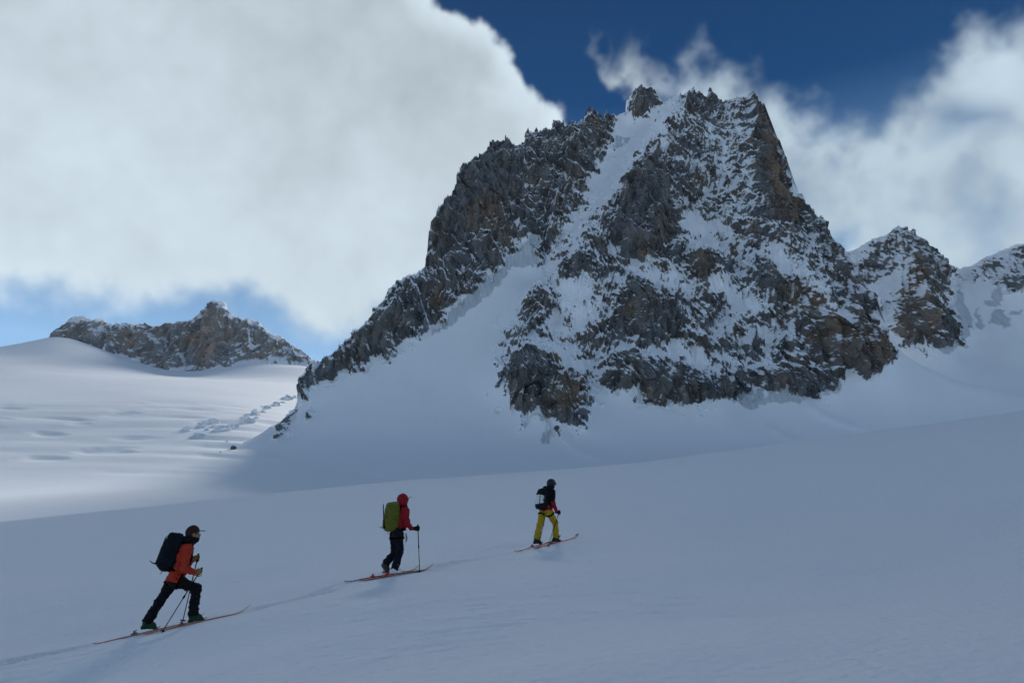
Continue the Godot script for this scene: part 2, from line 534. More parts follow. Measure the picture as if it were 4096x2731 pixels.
func build_face(f: Face, called: String, label: String) -> MeshInstance3D:
	var cell := 5.0 * f.size
	var top := 0.0
	for p in f.ridge:
		top = maxf(top, p.y)
	top += 10.0
	var org := Vector2(f.x0 - 10.0, f.y0 - 10.0)
	var gn := Vector2i(int((f.x1 - f.x0 + 20.0) / cell) + 2, int((top - f.y0 + 20.0) / cell) + 2)
	var rock := paint(gn, cell, org, f.rock, 1)
	var brown := paint(gn, cell, org, f.brown, 2)
	var fine_n := gn * 3
	var ice := paint(fine_n, cell / 3.0, org, f.ice, 1)
	var rib := PackedFloat32Array()
	rib.resize(gn.x * gn.y)
	for item in f.ribs:
		var line := PackedVector2Array(item[2])
		var wd: float = item[1]
		for j in gn.y:
			for i in gn.x:
				var p := org + Vector2(i, j) * cell
				var best := 1e9
				for k in line.size() - 1:
					best = minf(best, p.distance_squared_to(Geometry2D.get_closest_point_to_segment(p, line[k], line[k + 1])))
				if best < 9.0 * wd * wd:
					rib[j * gn.x + i] += item[0] * exp(-best / (wd * wd))
	# crest line, sampled per column, with its pinnacles
	var nx := int((f.x1 - f.x0) / f.step) + 1
	var crest := PackedFloat32Array()
	crest.resize(nx)
	var spike := cells(f.seed + 40, 0.11 / f.size)
	var spike2 := cells(f.seed + 41, 0.35 / f.size)
	var c2s := cells(f.seed + 42, 0.14 / f.size)
	var seg := 0
	for i in nx:
		var x := f.x0 + i * f.step
		while seg < f.ridge.size() - 2 and f.ridge[seg + 1].x < x:
			seg += 1
		var a := f.ridge[seg]
		var b := f.ridge[seg + 1]
		var t := clampf((x - a.x) / maxf(b.x - a.x, 0.01), 0.0, 1.0)
		crest[i] = lerpf(a.y, b.y, t)
		if x < f.soft_from:
			var rk := tap(rock, gn.x, gn.y, (x - org.x) / cell, (crest[i] - 6.0 - org.y) / cell)
			var tilt := minf(absf(b.y - a.y) / maxf(b.x - a.x, 0.3), 5.0)
			crest[i] += rk * tilt * 2.2 * c2s.get_noise_2d(x, 5.0)
			crest[i] += f.spikes * rk * (2.6 * spike.get_noise_2d(x, 3.0) + 8.0 * maxf(0.0, spike2.get_noise_2d(x, 9.0) - 0.25))
	for i in nx:
		crest[i] = maxf(crest[i], f.y0 + 2.0 * f.step)
	var ny := int((top - f.y0) / f.step) + 1
	var c1 := cells(f.seed, 0.024 / f.size)
	var c2 := cells(f.seed + 1, 0.065 / f.size)
	var c3 := cells(f.seed + 2, 0.17 / f.size)
	var c4 := cells(f.seed + 12, 0.42 / f.size)
	var p1 := cells(f.seed + 3, 0.035 / f.size, FastNoiseLite.RETURN_DISTANCE, FastNoiseLite.DISTANCE_MANHATTAN)
	var p2 := cells(f.seed + 4, 0.11 / f.size, FastNoiseLite.RETURN_DISTANCE, FastNoiseLite.DISTANCE_MANHATTAN)
	var w1 := noise(f.seed + 5, 0.012 / f.size)
	var fb := noise(f.seed + 6, 0.03 / f.size, FastNoiseLite.TYPE_SIMPLEX, 5)
	var rg := noise(f.seed + 7, 0.05 / f.size, FastNoiseLite.TYPE_SIMPLEX, 4)
	rg.fractal_type = FastNoiseLite.FRACTAL_RIDGED
	var rib_noise := noise(f.seed + 13, 0.026 / f.size, FastNoiseLite.TYPE_SIMPLEX, 3)
	rib_noise.fractal_type = FastNoiseLite.FRACTAL_RIDGED
	var sm := noise(f.seed + 8, 0.02 / f.size, FastNoiseLite.TYPE_SIMPLEX_SMOOTH, 2)
	var tone := noise(f.seed + 9, 0.016 / f.size, FastNoiseLite.TYPE_SIMPLEX, 3)
	var grit := noise(f.seed + 10, 0.35 / f.size, FastNoiseLite.TYPE_SIMPLEX, 2)
	var drape := noise(f.seed + 11, 0.045 / f.size, FastNoiseLite.TYPE_SIMPLEX, 3)
	var hs := []       # how far the surface stands out
	var ks := []       # 0 rock, 1 snow, 2 ice
	hs.resize(ny)
	ks.resize(ny)
	var sz := f.size
	on_rows(func(j: int) -> void:
		var hrow := PackedFloat32Array()
		var krow := PackedFloat32Array()
		hrow.resize(nx)
		krow.resize(nx)
		var y := f.y0 + j * f.step
		for i in nx:
			var x := f.x0 + i * f.step
			if y > crest[i] + 2.5 * f.step:
				continue
			var gx := (x - org.x) / cell
			var gy := (y - org.y) / cell
			var w := w1.get_noise_2d(x, y)
			var bx := x + 6.0 * sz * w
			var by := y + 5.0 * sz * w1.get_noise_2d(y + 300.0, x)
			# the masks are read a little astray, so that their edges follow the rock
			var jx := fb.get_noise_2d(x, y) * 3.2
			var jy := fb.get_noise_2d(x + 500.0, y) * 3.2
			var r := tap(rock, gn.x, gn.y, gx + jx, gy + jy)
			var m := tap(rib, gn.x, gn.y, gx + jx * 0.4 * r, gy + jy * 0.4 * r)
			# jointed rock: tall blocks, slanting fins, facets
			var lx := bx * 0.98 + by * 0.22
			var ly := by * 0.98 - bx * 0.22
			var kx := bx * 0.99 - by * 0.13
			var ky := by * 0.99 + bx * 0.13
			var q := 0.0
			var sn := m * 0.85 + 1.3 * sz * sm.get_noise_2d(x, y) + 0.9 * sz * sm.get_noise_2d((x - 0.25 * y) * 2.6 + 50.0, y * 0.22)
			if r > 0.02:
				# snow drapes the big forms and fills the small ones
				var big := 5.0 * c1.get_noise_2d(lx * 1.4, ly * 0.5) - 8.0 * p1.get_noise_2d(bx * 1.25, by * 0.7) - 4.0 + 8.0 * rib_noise.get_noise_2d(kx * 1.2, ky * 0.2)
				q = 2.0 * c2.get_noise_2d(kx * 1.4, ky * 0.42) + 2.0 * c3.get_noise_2d(lx * 1.3, ly * 0.45) + 1.0 * c4.get_noise_2d(kx * 1.1, ky * 0.6)
				q -= 2.8 * p2.get_noise_2d(lx * 1.3, ly * 0.48) + 1.4
				q += 1.8 * rg.get_noise_2d(kx * 1.5, ky * 0.38) + 0.7 * grit.get_noise_2d(x, y * 0.6)
				var hold := smoothstep(0.02, 0.35, r)
				q = m + (q + big + 15.0 * (r - 0.40) - 3.4 * drape.get_noise_2d(lx * 0.8, ly * 0.5)) * sz
				sn += hold * sz * (0.72 * big + 0.15 * m / sz)
			else:
				q = -1e6
			if sn > q:
				hrow[i] = sn
				krow[i] = 1.0
			else:
				hrow[i] = q
			if krow[i] > 0.5:
				var film := tap(ice, fine_n.x, fine_n.y, gx * 3.0 + 2.5 * drape.get_noise_2d(x * 1.7, y * 0.8), gy * 3.0 + 2.2 * drape.get_noise_2d(x * 1.2, y * 0.4 + 70.0))
				krow[i] = 1.0 + smoothstep(0.3, 0.75, film + 0.25 * grit.get_noise_2d(x, y * 0.25))   # bare ice shows through thin snow
			# edges of the massif round away from us
			var room := crest[i] - y
			var away := 0.0
			if room < 22.0 * sz:
				var t := 1.0 - clampf(room / (22.0 * sz), 0.0, 1.0)
				away = 12.0 * sz * (1.0 - sqrt(maxf(0.0, 1.0 - t * t)))
			hrow[i] -= away
		hs[j] = hrow
		ks[j] = krow, ny)
	var vrows := []
	var crows := []
	vrows.resize(ny)
	crows.resize(ny)
	var reach := maxi(1, int(round(1.0 * sz / f.step)))
	on_rows(func(j: int) -> void:
		var vr := PackedVector3Array()
		var cr := PackedColorArray()
		vr.resize(nx)
		cr.resize(nx)
		var y := f.y0 + j * f.step
		var h0: PackedFloat32Array = hs[j]
		var hu: PackedFloat32Array = hs[mini(j + reach, ny - 1)]
		var hd: PackedFloat32Array = hs[maxi(j - reach, 0)]
		var wide := reach * 3
		var hu3: PackedFloat32Array = hs[mini(j + wide, ny - 1)]
		var hd3: PackedFloat32Array = hs[maxi(j - wide, 0)]
		var kr: PackedFloat32Array = ks[j]
		for i in nx:
			var yy := minf(y, crest[i])
			if y > crest[i] + 2.5 * f.step:
				continue
			var x := f.x0 + i * f.step
			# steep above the foot, easing below it
			var rel: float = (yy - f.plane[1]) / (28.0 * sz)
			var ease: float = 28.0 * sz * (log(1.0 + exp(-absf(rel))) + maxf(-rel, 0.0))
			var lean: float = f.plane[2]
			var deep: float = (f.plane[1] - 48.0 * sz - yy) / (14.0 * sz)
			var flat: float = 2.4 * 14.0 * sz * (log(1.0 + exp(-absf(deep))) + maxf(deep, 0.0))
			var dist: float = f.plane[0] + f.plane[2] * (yy - f.plane[1]) - (f.plane[3] - f.plane[2]) * ease - flat - h0[i]
			vr[i] = Vector3(x, yy, -dist)
			var g := grit.get_noise_2d(x * 1.3, y * 1.0)
			var c: Color
			if kr[i] > 1.01:
				var v := 0.57 + 0.09 * drape.get_noise_2d(x * 5.0, y * 0.6) + 0.05 * g
				c = Color(0.86, 0.89, 0.91).lerp(Color(v * 0.92, v * 1.01, v * 1.06), kr[i] - 1.0)
			elif kr[i] > 0.5:
				c = Color(0.86, 0.89, 0.91)
			else:
				var ledge := (hd[i] - hu[i]) / (2.0 * reach * f.step)   # falls back per metre of height
				var rk := tap(rock, gn.x, gn.y, (x - org.x) / cell, (y - org.y) / cell)
				var ramp := (hd3[i] - hu3[i]) / (2.0 * wide * f.step)   # the same over a few metres
				if y + wide * f.step > crest[i]:
					ramp = 0.0
				var dd := drape.get_noise_2d(x + 900.0, y)
				if ledge + lean + 0.5 * g + 0.5 * dd > 1.6 + 0.8 * (rk - 0.6) + 4.0 * maxf(0.0, rk - 0.86) or ramp + 0.22 * g + 0.3 * dd > lerpf(-1.05, 0.86, rk) + 5.0 * maxf(0.0, rk - 0.84):
					c = Color(0.86, 0.89, 0.91)
				else:
					var t := tone.get_noise_2d(x, y * 0.7)
					var br := clampf(0.42 + 0.6 * t + 1.1 * tap(brown, gn.x, gn.y, (x - org.x) / cell, (y - org.y) / cell), 0.0, 1.0)
					var v: float = f.dark * (1.0 + 0.35 * c3.get_noise_2d(x * 0.7, y * 0.5) + 0.25 * g + 0.25 * fb.get_noise_2d(x * 3.0, y))
					c = Color(v * 0.92, v * 0.98, v * 1.02).lerp(Color(v * 1.1, v * 0.95, v * 0.78), br)
					if br > 0.8 and tone.get_noise_2d(x * 2.0 + 77.0, y) > 0.1:
						c = Color(v * 1.32, v * 0.98, v * 0.70)
			cr[i] = c
		vrows[j] = vr
		crows[j] = cr, ny)
	# join into one sheet; the back falls away behind the crest
	var vs := PackedVector3Array()
	var cs := PackedColorArray()
	var id := PackedInt32Array()
	id.resize(nx * ny)
	id.fill(-1)
	for j in ny:
		var y := f.y0 + j * f.step
		var vr: PackedVector3Array = vrows[j]
		var cr: PackedColorArray = crows[j]
		for i in nx:
			var lim := crest[i]
			if i > 0:
				lim = maxf(lim, crest[i - 1])
			if i < nx - 1:
				lim = maxf(lim, crest[i + 1])
			if y <= crest[i] + f.step:
				id[j * nx + i] = vs.size()
				vs.append(vr[i])
				cs.append(cr[i])
			elif y <= lim + f.step:
				id[j * nx + i] = id[(j - 1) * nx + i]
	var idx := PackedInt32Array()
	for j in ny - 1:
		for i in nx - 1:
			var a := id[j * nx + i]
			var b := id[j * nx + i + 1]
			var c := id[(j + 1) * nx + i]
			var e := id[(j + 1) * nx + i + 1]
			if a < 0 or b < 0:
				continue
			if c >= 0 and a != c:
				idx.append_array(PackedInt32Array([a, c, b]))
			if e >= 0 and b != e and c >= 0:
				idx.append_array(PackedInt32Array([b, c, e]))
	var prev := []
	for i in nx:
		var tip := Vector3()
		var ti := -1
		for j in range(mini(ny - 1, int((crest[i] - f.y0) / f.step) + 1), -1, -1):
			if id[j * nx + i] >= 0:
				ti = id[j * nx + i]
				break
		tip = vs[ti]
		var ring := [ti]
		for s in [[5.0, 3.0], [18.0, 20.0], [60.0, 90.0], [160.0, 300.0], [260.0, 620.0]]:
			var p := tip + Vector3(0, -s[1] * sz, -s[0] * sz)
			p.y = maxf(p.y, f.y0)
			ring.append(vs.size())
			vs.append(p)
			cs.append(cs[ti])
		for k in ring.size() - 1:
			if prev:
				idx.append_array(PackedInt32Array([prev[k], prev[k + 1], ring[k], ring[k], prev[k + 1], ring[k + 1]]))
		prev = ring
	var arr := []
	arr.resize(Mesh.ARRAY_MAX)
	arr[Mesh.ARRAY_VERTEX] = vs
	arr[Mesh.ARRAY_COLOR] = cs
	arr[Mesh.ARRAY_INDEX] = idx
	var mesh := ArrayMesh.new()
	mesh.add_surface_from_arrays(Mesh.PRIMITIVE_TRIANGLES, arr)
	var o := put(called, mesh, rock_snow)
	tag(o, label, "mountain", "", "structure")
	print(called, " verts ", vs.size(), " tris ", idx.size() / 3)
	return o


func build_mountains() -> void:
	var f := Face.new()
	f.plane = [830.0, 150.0, 0.65, 1.3]
	f.ridge = PackedVector2Array([Vector2(-519.3, 39.9), Vector2(-447.7, 59.9), Vector2(-366.5, 78.3), Vector2(-315.5, 91.3), Vector2(-282.5, 105.1), Vector2(-263.7, 117.5), Vector2(-249.5, 132.8), Vector2(-241.9, 145.5), Vector2(-234.5, 158.1), Vector2(-228.6, 166.1), Vector2(-230.1, 188.2), Vector2(-228.7, 202.5), Vector2(-224.1, 214.2), Vector2(-211.1, 222), Vector2(-197.2, 238.6), Vector2(-189.5, 251.2), Vector2(-176.9, 266.1), Vector2(-169, 280.7), Vector2(-164.1, 300), Vector2(-158.4, 315.6), Vector2(-150.2, 334), Vector2(-141.2, 349.1), Vector2(-128.5, 359.1), Vector2(-118.5, 370.1), Vector2(-110.5, 374.9), Vector2(-112.3, 418), Vector2(-112.7, 435.5), Vector2(-106.4, 458), Vector2(-102.2, 481.4), Vector2(-91.3, 500.8), Vector2(-83.8, 531), Vector2(-79.9, 573.5), Vector2(-74.2, 590.1), Vector2(-61.8, 613), Vector2(-52.1, 624.7), Vector2(-41.9, 628.2), Vector2(-32.3, 661), Vector2(-21.7, 654.8), Vector2(-7.8, 667.2), Vector2(6.3, 648.7), Vector2(20.3, 654.8), Vector2(23, 692.7), Vector2(46.2, 699.3), Vector2(63.6, 686.3), Vector2(68.7, 719.1), Vector2(79.8, 721.8), Vector2(89.8, 705.8), Vector2(97.8, 716.5), Vector2(120.4, 725.9), Vector2(130.7, 760.6), Vector2(138, 757.7), Vector2(151.6, 743.7), Vector2(173.8, 743.7), Vector2(186.3, 754.9), Vector2(197.5, 760.6), Vector2(202.4, 792.4), Vector2(216.9, 814.9), Vector2(237.5, 822.6), Vector2(251.4, 811.9), Vector2(254.4, 782.2), Vector2(268.3, 774.9), Vector2(281.8, 786.5), Vector2(293.3, 786.5), Vector2(309.6, 811.9), Vector2(323.7, 824.1), Vector2(335.2, 804.4), Vector2(340.6, 786.5), Vector2(351.1, 813.4), Vector2(358.2, 821), Vector2(356.5, 789.5), Vector2(368.6, 782.2), Vector2(382.8, 777.8), Vector2(393.3, 789.5), Vector2(398, 777.8), Vector2(407.1, 783.6), Vector2(412.8, 785.1), Vector2(413.1, 766.3), Vector2(418.3, 752.1), Vector2(412.3, 716.5), Vector2(418.7, 695.3), Vector2(409.4, 647.5), Vector2(414.9, 628.2), Vector2(406.7, 589), Vector2(408.1, 562.6), Vector2(402.4, 535.1), Vector2(409.4, 526.9), Vector2(412.6, 508.7), Vector2(420.7, 508.7), Vector2(425.9, 495.9), Vector2(433.3, 472), Vector2(435.9, 453.5), Vector2(436.7, 422.3), Vector2(436.4, 405.2), Vector2(440.2, 384.5), Vector2(441.1, 364.6), Vector2(443.2, 341.5), Vector2(441.1, 315.6), Vector2(436.3, 284.1), Vector2(430.5, 257.6), Vector2(436, 252.5), Vector2(458.6, 224.4), Vector2(491, 200.7), Vector2(531.5, 187), Vector2(612.7, 166.1), Vector2(693.5, 150.2)])
	f.rock = [
	[0.8, [Vector2(-237.4, 160.8), Vector2(-230.8, 191), Vector2(-224.7, 217.2), Vector2(-197.8, 241.7), Vector2(-177.7, 270.7), Vector2(-159, 319.3), Vector2(-141.7, 352.9), Vector2(-111.1, 380.5), Vector2(-113.8, 439.9), Vector2(-102.6, 486.2), Vector2(-84.1, 536.1), Vector2(-77.5, 590.1), Vector2(-52.3, 630.6), Vector2(-32.6, 673.5), Vector2(20.6, 679.9), Vector2(69.3, 732.7), Vector2(98.8, 732.7), Vector2(131.9, 774.9), Vector2(177.3, 760.6), Vector2(156.8, 654.8), Vector2(114.9, 573.5), Vector2(107.3, 520.7), Vector2(92.7, 453.5), Vector2(48.1, 392.7), Vector2(33.6, 384.5), Vector2(35.5, 453.5), Vector2(14.2, 431.1), Vector2(-14.8, 384.5), Vector2(-47.1, 341.5), Vector2(-82.2, 297.9), Vector2(-105.1, 264.1), Vector2(-137.2, 236.7), Vector2(-181.4, 206.5), Vector2(-206.4, 188.2), Vector2(-225.5, 168.8)]],
	[0.6, [Vector2(293.8, 789.5), Vector2(325.9, 834.9), Vector2(424, 804.4), Vector2(415.9, 705.8), Vector2(405.5, 541.3), Vector2(416.7, 515.7), Vector2(438.9, 453.5), Vector2(440.8, 409.5), Vector2(447.1, 337.7), Vector2(434.3, 254.4), Vector2(414.8, 211.2), Vector2(379.5, 210.1), Vector2(361.1, 199.6), Vector2(351.2, 185.4), Vector2(315.1, 175.9), Vector2(305.8, 191), Vector2(267, 188.2), Vector2(238.9, 170.4), Vector2(177.2, 163.4), Vector2(150.4, 168.8), Vector2(114.5, 179.8), Vector2(92.9, 199.6), Vector2(82.9, 193.8), Vector2(79.2, 150.2), Vector2(63.3, 131.7), Vector2(37.6, 141.4), Vector2(1.8, 158.1), Vector2(-14.7, 188.2), Vector2(-13.1, 248), Vector2(12.8, 315.6), Vector2(41.5, 368.5), Vector2(98.7, 453.5), Vector2(174.3, 573.5)]],
	[0.62, [Vector2(48.3, 472), Vector2(101.7, 573.5), Vector2(114.9, 573.5), Vector2(102.5, 500.8), Vector2(53.8, 392.7), Vector2(39.2, 384.5)]],
	[0.92, [Vector2(-113.3, 435.5), Vector2(-84.1, 536.1), Vector2(-77.5, 590.1), Vector2(-32.5, 667.2), Vector2(2.8, 654.8), Vector2(9.1, 551.9), Vector2(-16.1, 491), Vector2(-57, 435.5), Vector2(-100.1, 384.5)]],
	[0.97, [Vector2(406.3, 774.9), Vector2(422, 796.9), Vector2(415.9, 705.8), Vector2(415.5, 618.8), Vector2(405.5, 541.3), Vector2(410.1, 500.8), Vector2(393.9, 444.4), Vector2(353.4, 448.9), Vector2(344.7, 472), Vector2(362.5, 573.5), Vector2(389.3, 692.7)]],
	[0.9, [Vector2(175, 579), Vector2(219.2, 607.2), Vector2(237.9, 541.3), Vector2(231.2, 453.5), Vector2(208.5, 392.7), Vector2(176.1, 368.5), Vector2(139.7, 392.7), Vector2(132.9, 435.5), Vector2(146.3, 500.8)]],
	[0.86, [Vector2(337.5, 491), Vector2(355.7, 500.8), Vector2(341.6, 418), Vector2(310.1, 409.5)]],
	[0.92, [Vector2(231.4, 392.7), Vector2(277.3, 418), Vector2(292.3, 384.5), Vector2(266.9, 349.1), Vector2(234.6, 352.9)]],
	[0.85, [Vector2(295.9, 376.5), Vector2(332.1, 384.5), Vector2(367.4, 352.9), Vector2(385, 308.5), Vector2(383.6, 260.9), Vector2(342.9, 260.9), Vector2(315.9, 308.5)]],
	[0.8, [Vector2(408.8, 500.8), Vector2(438.9, 453.5), Vector2(447.1, 337.7), Vector2(431.7, 254.4), Vector2(411.6, 294.4), Vector2(406.1, 384.5)]],
	[0.95, [Vector2(337.8, 260.9), Vector2(427.3, 294.4), Vector2(434.1, 248), Vector2(416.3, 211.2), Vector2(361.1, 199.6), Vector2(330.6, 223.2)]],
	[0.88, [Vector2(117.6, 294.4), Vector2(146.1, 352.9), Vector2(176.9, 337.7), Vector2(206.9, 322.9), Vector2(196.6, 267.4), Vector2(152.7, 248), Vector2(118.3, 254.4)]],
	[0.88, [Vector2(88.6, 205.4), Vector2(111.9, 241.7), Vector2(187.2, 217.2), Vector2(252.5, 205.4), Vector2(238.5, 168.8), Vector2(176.9, 161.8), Vector2(114.3, 178.1)]],
	[0.93, [Vector2(252.5, 205.4), Vector2(318.8, 217.2), Vector2(356.7, 193.8), Vector2(314.6, 174.3), Vector2(267, 188.2)]],
	[0.86, [Vector2(-14.8, 193.8), Vector2(12, 241.7), Vector2(55.2, 211.2), Vector2(85.8, 217.2), Vector2(78.3, 150.2), Vector2(63.5, 132.8), Vector2(37.5, 139.7), Vector2(1.8, 156.5)]],
	[0.85, [Vector2(-8, 248), Vector2(12.8, 308.5), Vector2(46.5, 352.9), Vector2(38.4, 280.7), Vector2(7, 241.7)]],
	[0.92, [Vector2(65.3, 392.7), Vector2(93.3, 384.5), Vector2(85.2, 352.9), Vector2(63.1, 352.9)]],
	[0.85, [Vector2(292.4, 782.2), Vector2(332.2, 827.2), Vector2(372.1, 796.9), Vector2(344.7, 743.7), Vector2(300.1, 743.7)]],
	[0.9, [Vector2(195.3, 760.6), Vector2(204.9, 811.9), Vector2(239.3, 834.9), Vector2(258.3, 796.9), Vector2(246.7, 757.7), Vector2(218.4, 743.7)]],
	[1, [Vector2(-243.7, 131.7), Vector2(-244, 144.3), Vector2(-236, 158.6), Vector2(-221.4, 162.9), Vector2(-218, 146.7), Vector2(-224.3, 129.5), Vector2(-231.9, 122.9)]],
	[0.8, [Vector2(38.4, 121.8), Vector2(45, 132.8), Vector2(47.5, 127.3), Vector2(41.1, 117.5)]],
	[0.05, [Vector2(178.2, 749.3), Vector2(196.1, 754.9), Vector2(218.4, 743.7), Vector2(291.6, 777.8), Vector2(226.7, 654.8), Vector2(165.7, 557.2), Vector2(131.4, 508.7), Vector2(112.2, 525.8), Vector2(118.9, 573.5), Vector2(159.5, 667.2)]],
	[0.36, [Vector2(131.4, 508.7), Vector2(92.1, 444.4), Vector2(48.8, 381.3), Vector2(35.1, 379.7), Vector2(75.2, 462.6), Vector2(112.2, 525.8)]],
	[0.35, [Vector2(226.7, 654.8), Vector2(291.1, 774.9), Vector2(300.1, 743.7), Vector2(236.7, 630.6)]],
	[0.33, [Vector2(247.2, 505.7), Vector2(287.8, 491), Vector2(321.4, 476.7), Vector2(283.3, 444.4), Vector2(237.2, 453.5)]],
	[0.3, [Vector2(246.6, 439.9), Vector2(313.2, 444.4), Vector2(271, 416.3)]],
	[0.3, [Vector2(144.4, 384.5), Vector2(218.4, 384.5), Vector2(214.4, 334), Vector2(178.1, 345.2)]],
	[0.22, [Vector2(341.6, 418), Vector2(385, 308.5), Vector2(397.4, 277.4), Vector2(382, 270.7), Vector2(364.9, 312), Vector2(328.7, 392.7)]],
	[0.28, [Vector2(267.7, 376.5), Vector2(314.9, 304.9), Vector2(284.7, 291), Vector2(249.5, 345.2)]],
	[0.3, [Vector2(40.9, 352.9), Vector2(85.2, 352.9), Vector2(113.8, 308.5), Vector2(83.9, 267.4), Vector2(43, 267.4)]],
	[0.36, [Vector2(112.2, 244.8), Vector2(193.5, 251.2), Vector2(243.7, 229.3), Vector2(187.8, 220.2)]],
	[0.25, [Vector2(37.6, 260.9), Vector2(95.1, 223.2), Vector2(69.8, 211.2), Vector2(27, 241.7)]]]
	f.brown = [
	[1, [Vector2(405, 719.1), Vector2(415.9, 705.8), Vector2(405.5, 541.3), Vector2(410.1, 500.8), Vector2(393.9, 444.4), Vector2(357.7, 453.5), Vector2(379, 573.5)]],
	[0.8, [Vector2(337.8, 260.9), Vector2(427.3, 294.4), Vector2(416.3, 211.2), Vector2(361.1, 199.6)]],
	[1, [Vector2(54.3, 193.8), Vector2(84.3, 211.2), Vector2(73.2, 160.8), Vector2(38, 147.3), Vector2(34.2, 166.1)]],
	[0.9, [Vector2(229.8, 384.5), Vector2(256.1, 401), Vector2(256.8, 352.9), Vector2(234.6, 352.9)]],
	[0.9, [Vector2(7.4, 308.5), Vector2(18.1, 312), Vector2(17.7, 287.5), Vector2(4.7, 284.1)]],
	[0.7, [Vector2(37.2, 248), Vector2(78.8, 267.4), Vector2(75.5, 223.2), Vector2(50.4, 211.2)]],
	[0.7, [Vector2(-65.8, 491), Vector2(-16.6, 531), Vector2(-21.7, 453.5), Vector2(-57, 435.5)]],
	[0.7, [Vector2(329.8, 376.5), Vector2(375.9, 345.2), Vector2(380.1, 294.4), Vector2(338.1, 294.4)]]]
	f.ice = [
	[1, [Vector2(38.7, 458), Vector2(34.2, 387.8), Vector2(2.3, 384.5), Vector2(-14.4, 352.9), Vector2(-35.6, 322.9), Vector2(-60.9, 294.4), Vector2(-80.5, 275.4), Vector2(-97.2, 260.9), Vector2(-82, 295.8), Vector2(-47, 339.2), Vector2(-14.7, 381.3), Vector2(14.1, 424.9)]],
	[1, [Vector2(167.7, 677.3), Vector2(175.5, 695.3), Vector2(186.7, 692.7), Vector2(200, 685), Vector2(189.2, 667.2), Vector2(177, 659.8), Vector2(166.6, 654.8)]],
	[1, [Vector2(246.9, 183.7), Vector2(257.5, 188.2), Vector2(257.6, 174.3), Vector2(266.1, 188.2), Vector2(270.8, 188.2), Vector2(268.8, 174.3), Vector2(290.4, 187), Vector2(309.1, 179.2), Vector2(312.8, 168.8), Vector2(288.8, 166.1), Vector2(270.5, 167.2), Vector2(254.2, 158.1), Vector2(241.4, 161.8), Vector2(238.5, 168.8)]],
	[0.9, [Vector2(166.6, 168.8), Vector2(182.5, 167.2), Vector2(198.7, 178.1), Vector2(204.5, 172.6), Vector2(192.4, 170.4), Vector2(179.2, 161.8)]],
	[0.9, [Vector2(31.4, 127.3), Vector2(35.6, 138.5), Vector2(37.4, 126.2), Vector2(36.7, 115.4), Vector2(28.9, 113.3)]]]
	f.ribs = [
	[24, 34, [Vector2(291.1, 774.9), Vector2(180.9, 573.5), Vector2(97.3, 435.5), Vector2(23.4, 308.5), Vector2(-2.9, 205.4)]],
	[-26, 26, [Vector2(200.3, 719.1), Vector2(141.3, 573.5), Vector2(73.6, 435.5), Vector2(30.3, 368.5)]],
	[20, 45, [Vector2(-104.4, 435.5), Vector2(-49.4, 551.9), Vector2(9.5, 607.2)]],
	[14, 30, [Vector2(-219.7, 205.4), Vector2(-163.8, 280.7), Vector2(-117.9, 337.7)]],
	[-18, 60, [Vector2(13.6, 384.5), Vector2(-85.3, 211.2)]],
	[20, 30, [Vector2(189.6, 541.3), Vector2(183.7, 418)]],
	[26, 36, [Vector2(416.2, 774.9), Vector2(375.7, 573.5), Vector2(359.1, 418), Vector2(375.3, 280.7), Vector2(387.1, 217.2)]],
	[-26, 40, [Vector2(288.5, 551.9), Vector2(273.4, 453.5)]],
	[-12, 14, [Vector2(92.9, 199.6), Vector2(107, 267.4)]],
	[-14, 14, [Vector2(299.1, 435.5), Vector2(290, 352.9), Vector2(237.5, 267.4)]],
	[22, 32, [Vector2(16.7, 223.2), Vector2(34.2, 166.1)]],
	[14, 26, [Vector2(116.9, 199.6), Vector2(181.8, 188.2), Vector2(233.2, 185.4)]],
	[16, 30, [Vector2(376.5, 241.7), Vector2(401.6, 229.3)]],
	[16, 24, [Vector2(152, 315.6), Vector2(185.8, 294.4)]],
	[14, 18, [Vector2(246.8, 384.5), Vector2(260.3, 368.5)]],
	[-12, 16, [Vector2(237.8, 166.1), Vector2(265.2, 217.2)]],
	[12, 20, [Vector2(270.1, 199.6), Vector2(333.3, 188.2)]],
	[-10, 20, [Vector2(360.8, 315.6), Vector2(386, 267.4)]],
	[14, 22, [Vector2(76.2, 384.5), Vector2(74.1, 352.9)]],
	[-10, 18, [Vector2(44.1, 294.4), Vector2(86.9, 241.7)]],
	[12, 20, [Vector2(63.8, 193.8), Vector2(70.1, 150.2)]],
	[18, 22, [Vector2(229.8, 796.9), Vector2(225.6, 767.7)]],
	[-14, 60, [Vector2(-120.4, 127.3), Vector2(-34.6, 150.2)]],
	[6, 6, [Vector2(53.3, 119.1), Vector2(60.2, 105.1), Vector2(69.7, 98.6), Vector2(78.4, 93.2)]],
	[5, 6, [Vector2(260.4, 131.7), Vector2(265.6, 122.9), Vector2(273.6, 117.5)]],
	[5, 6, [Vector2(310.1, 160.8), Vector2(319.7, 149.1), Vector2(331, 141.4), Vector2(344.8, 135.1)]]]
	f.x0 = f.ridge[0].x
	f.x1 = f.ridge[f.ridge.size() - 1].x
	f.y0 = 55.0
	f.step = 0.85
	f.seed = 100
	f.size = 1.0
	f.spikes = 1.9
	f.dark = 0.15
	f.soft_from = 431.7
	var face := build_face(f, "mountain", "steep granite face plastered with snow, jagged summit ridge, above the ski tourers")
	# the freestanding towers of its crest
	var stone := cloth(Color(0.12, 0.112, 0.105), 0.92, 0.0)
	var warm := cloth(Color(0.155, 0.118, 0.085), 0.92, 0.0)
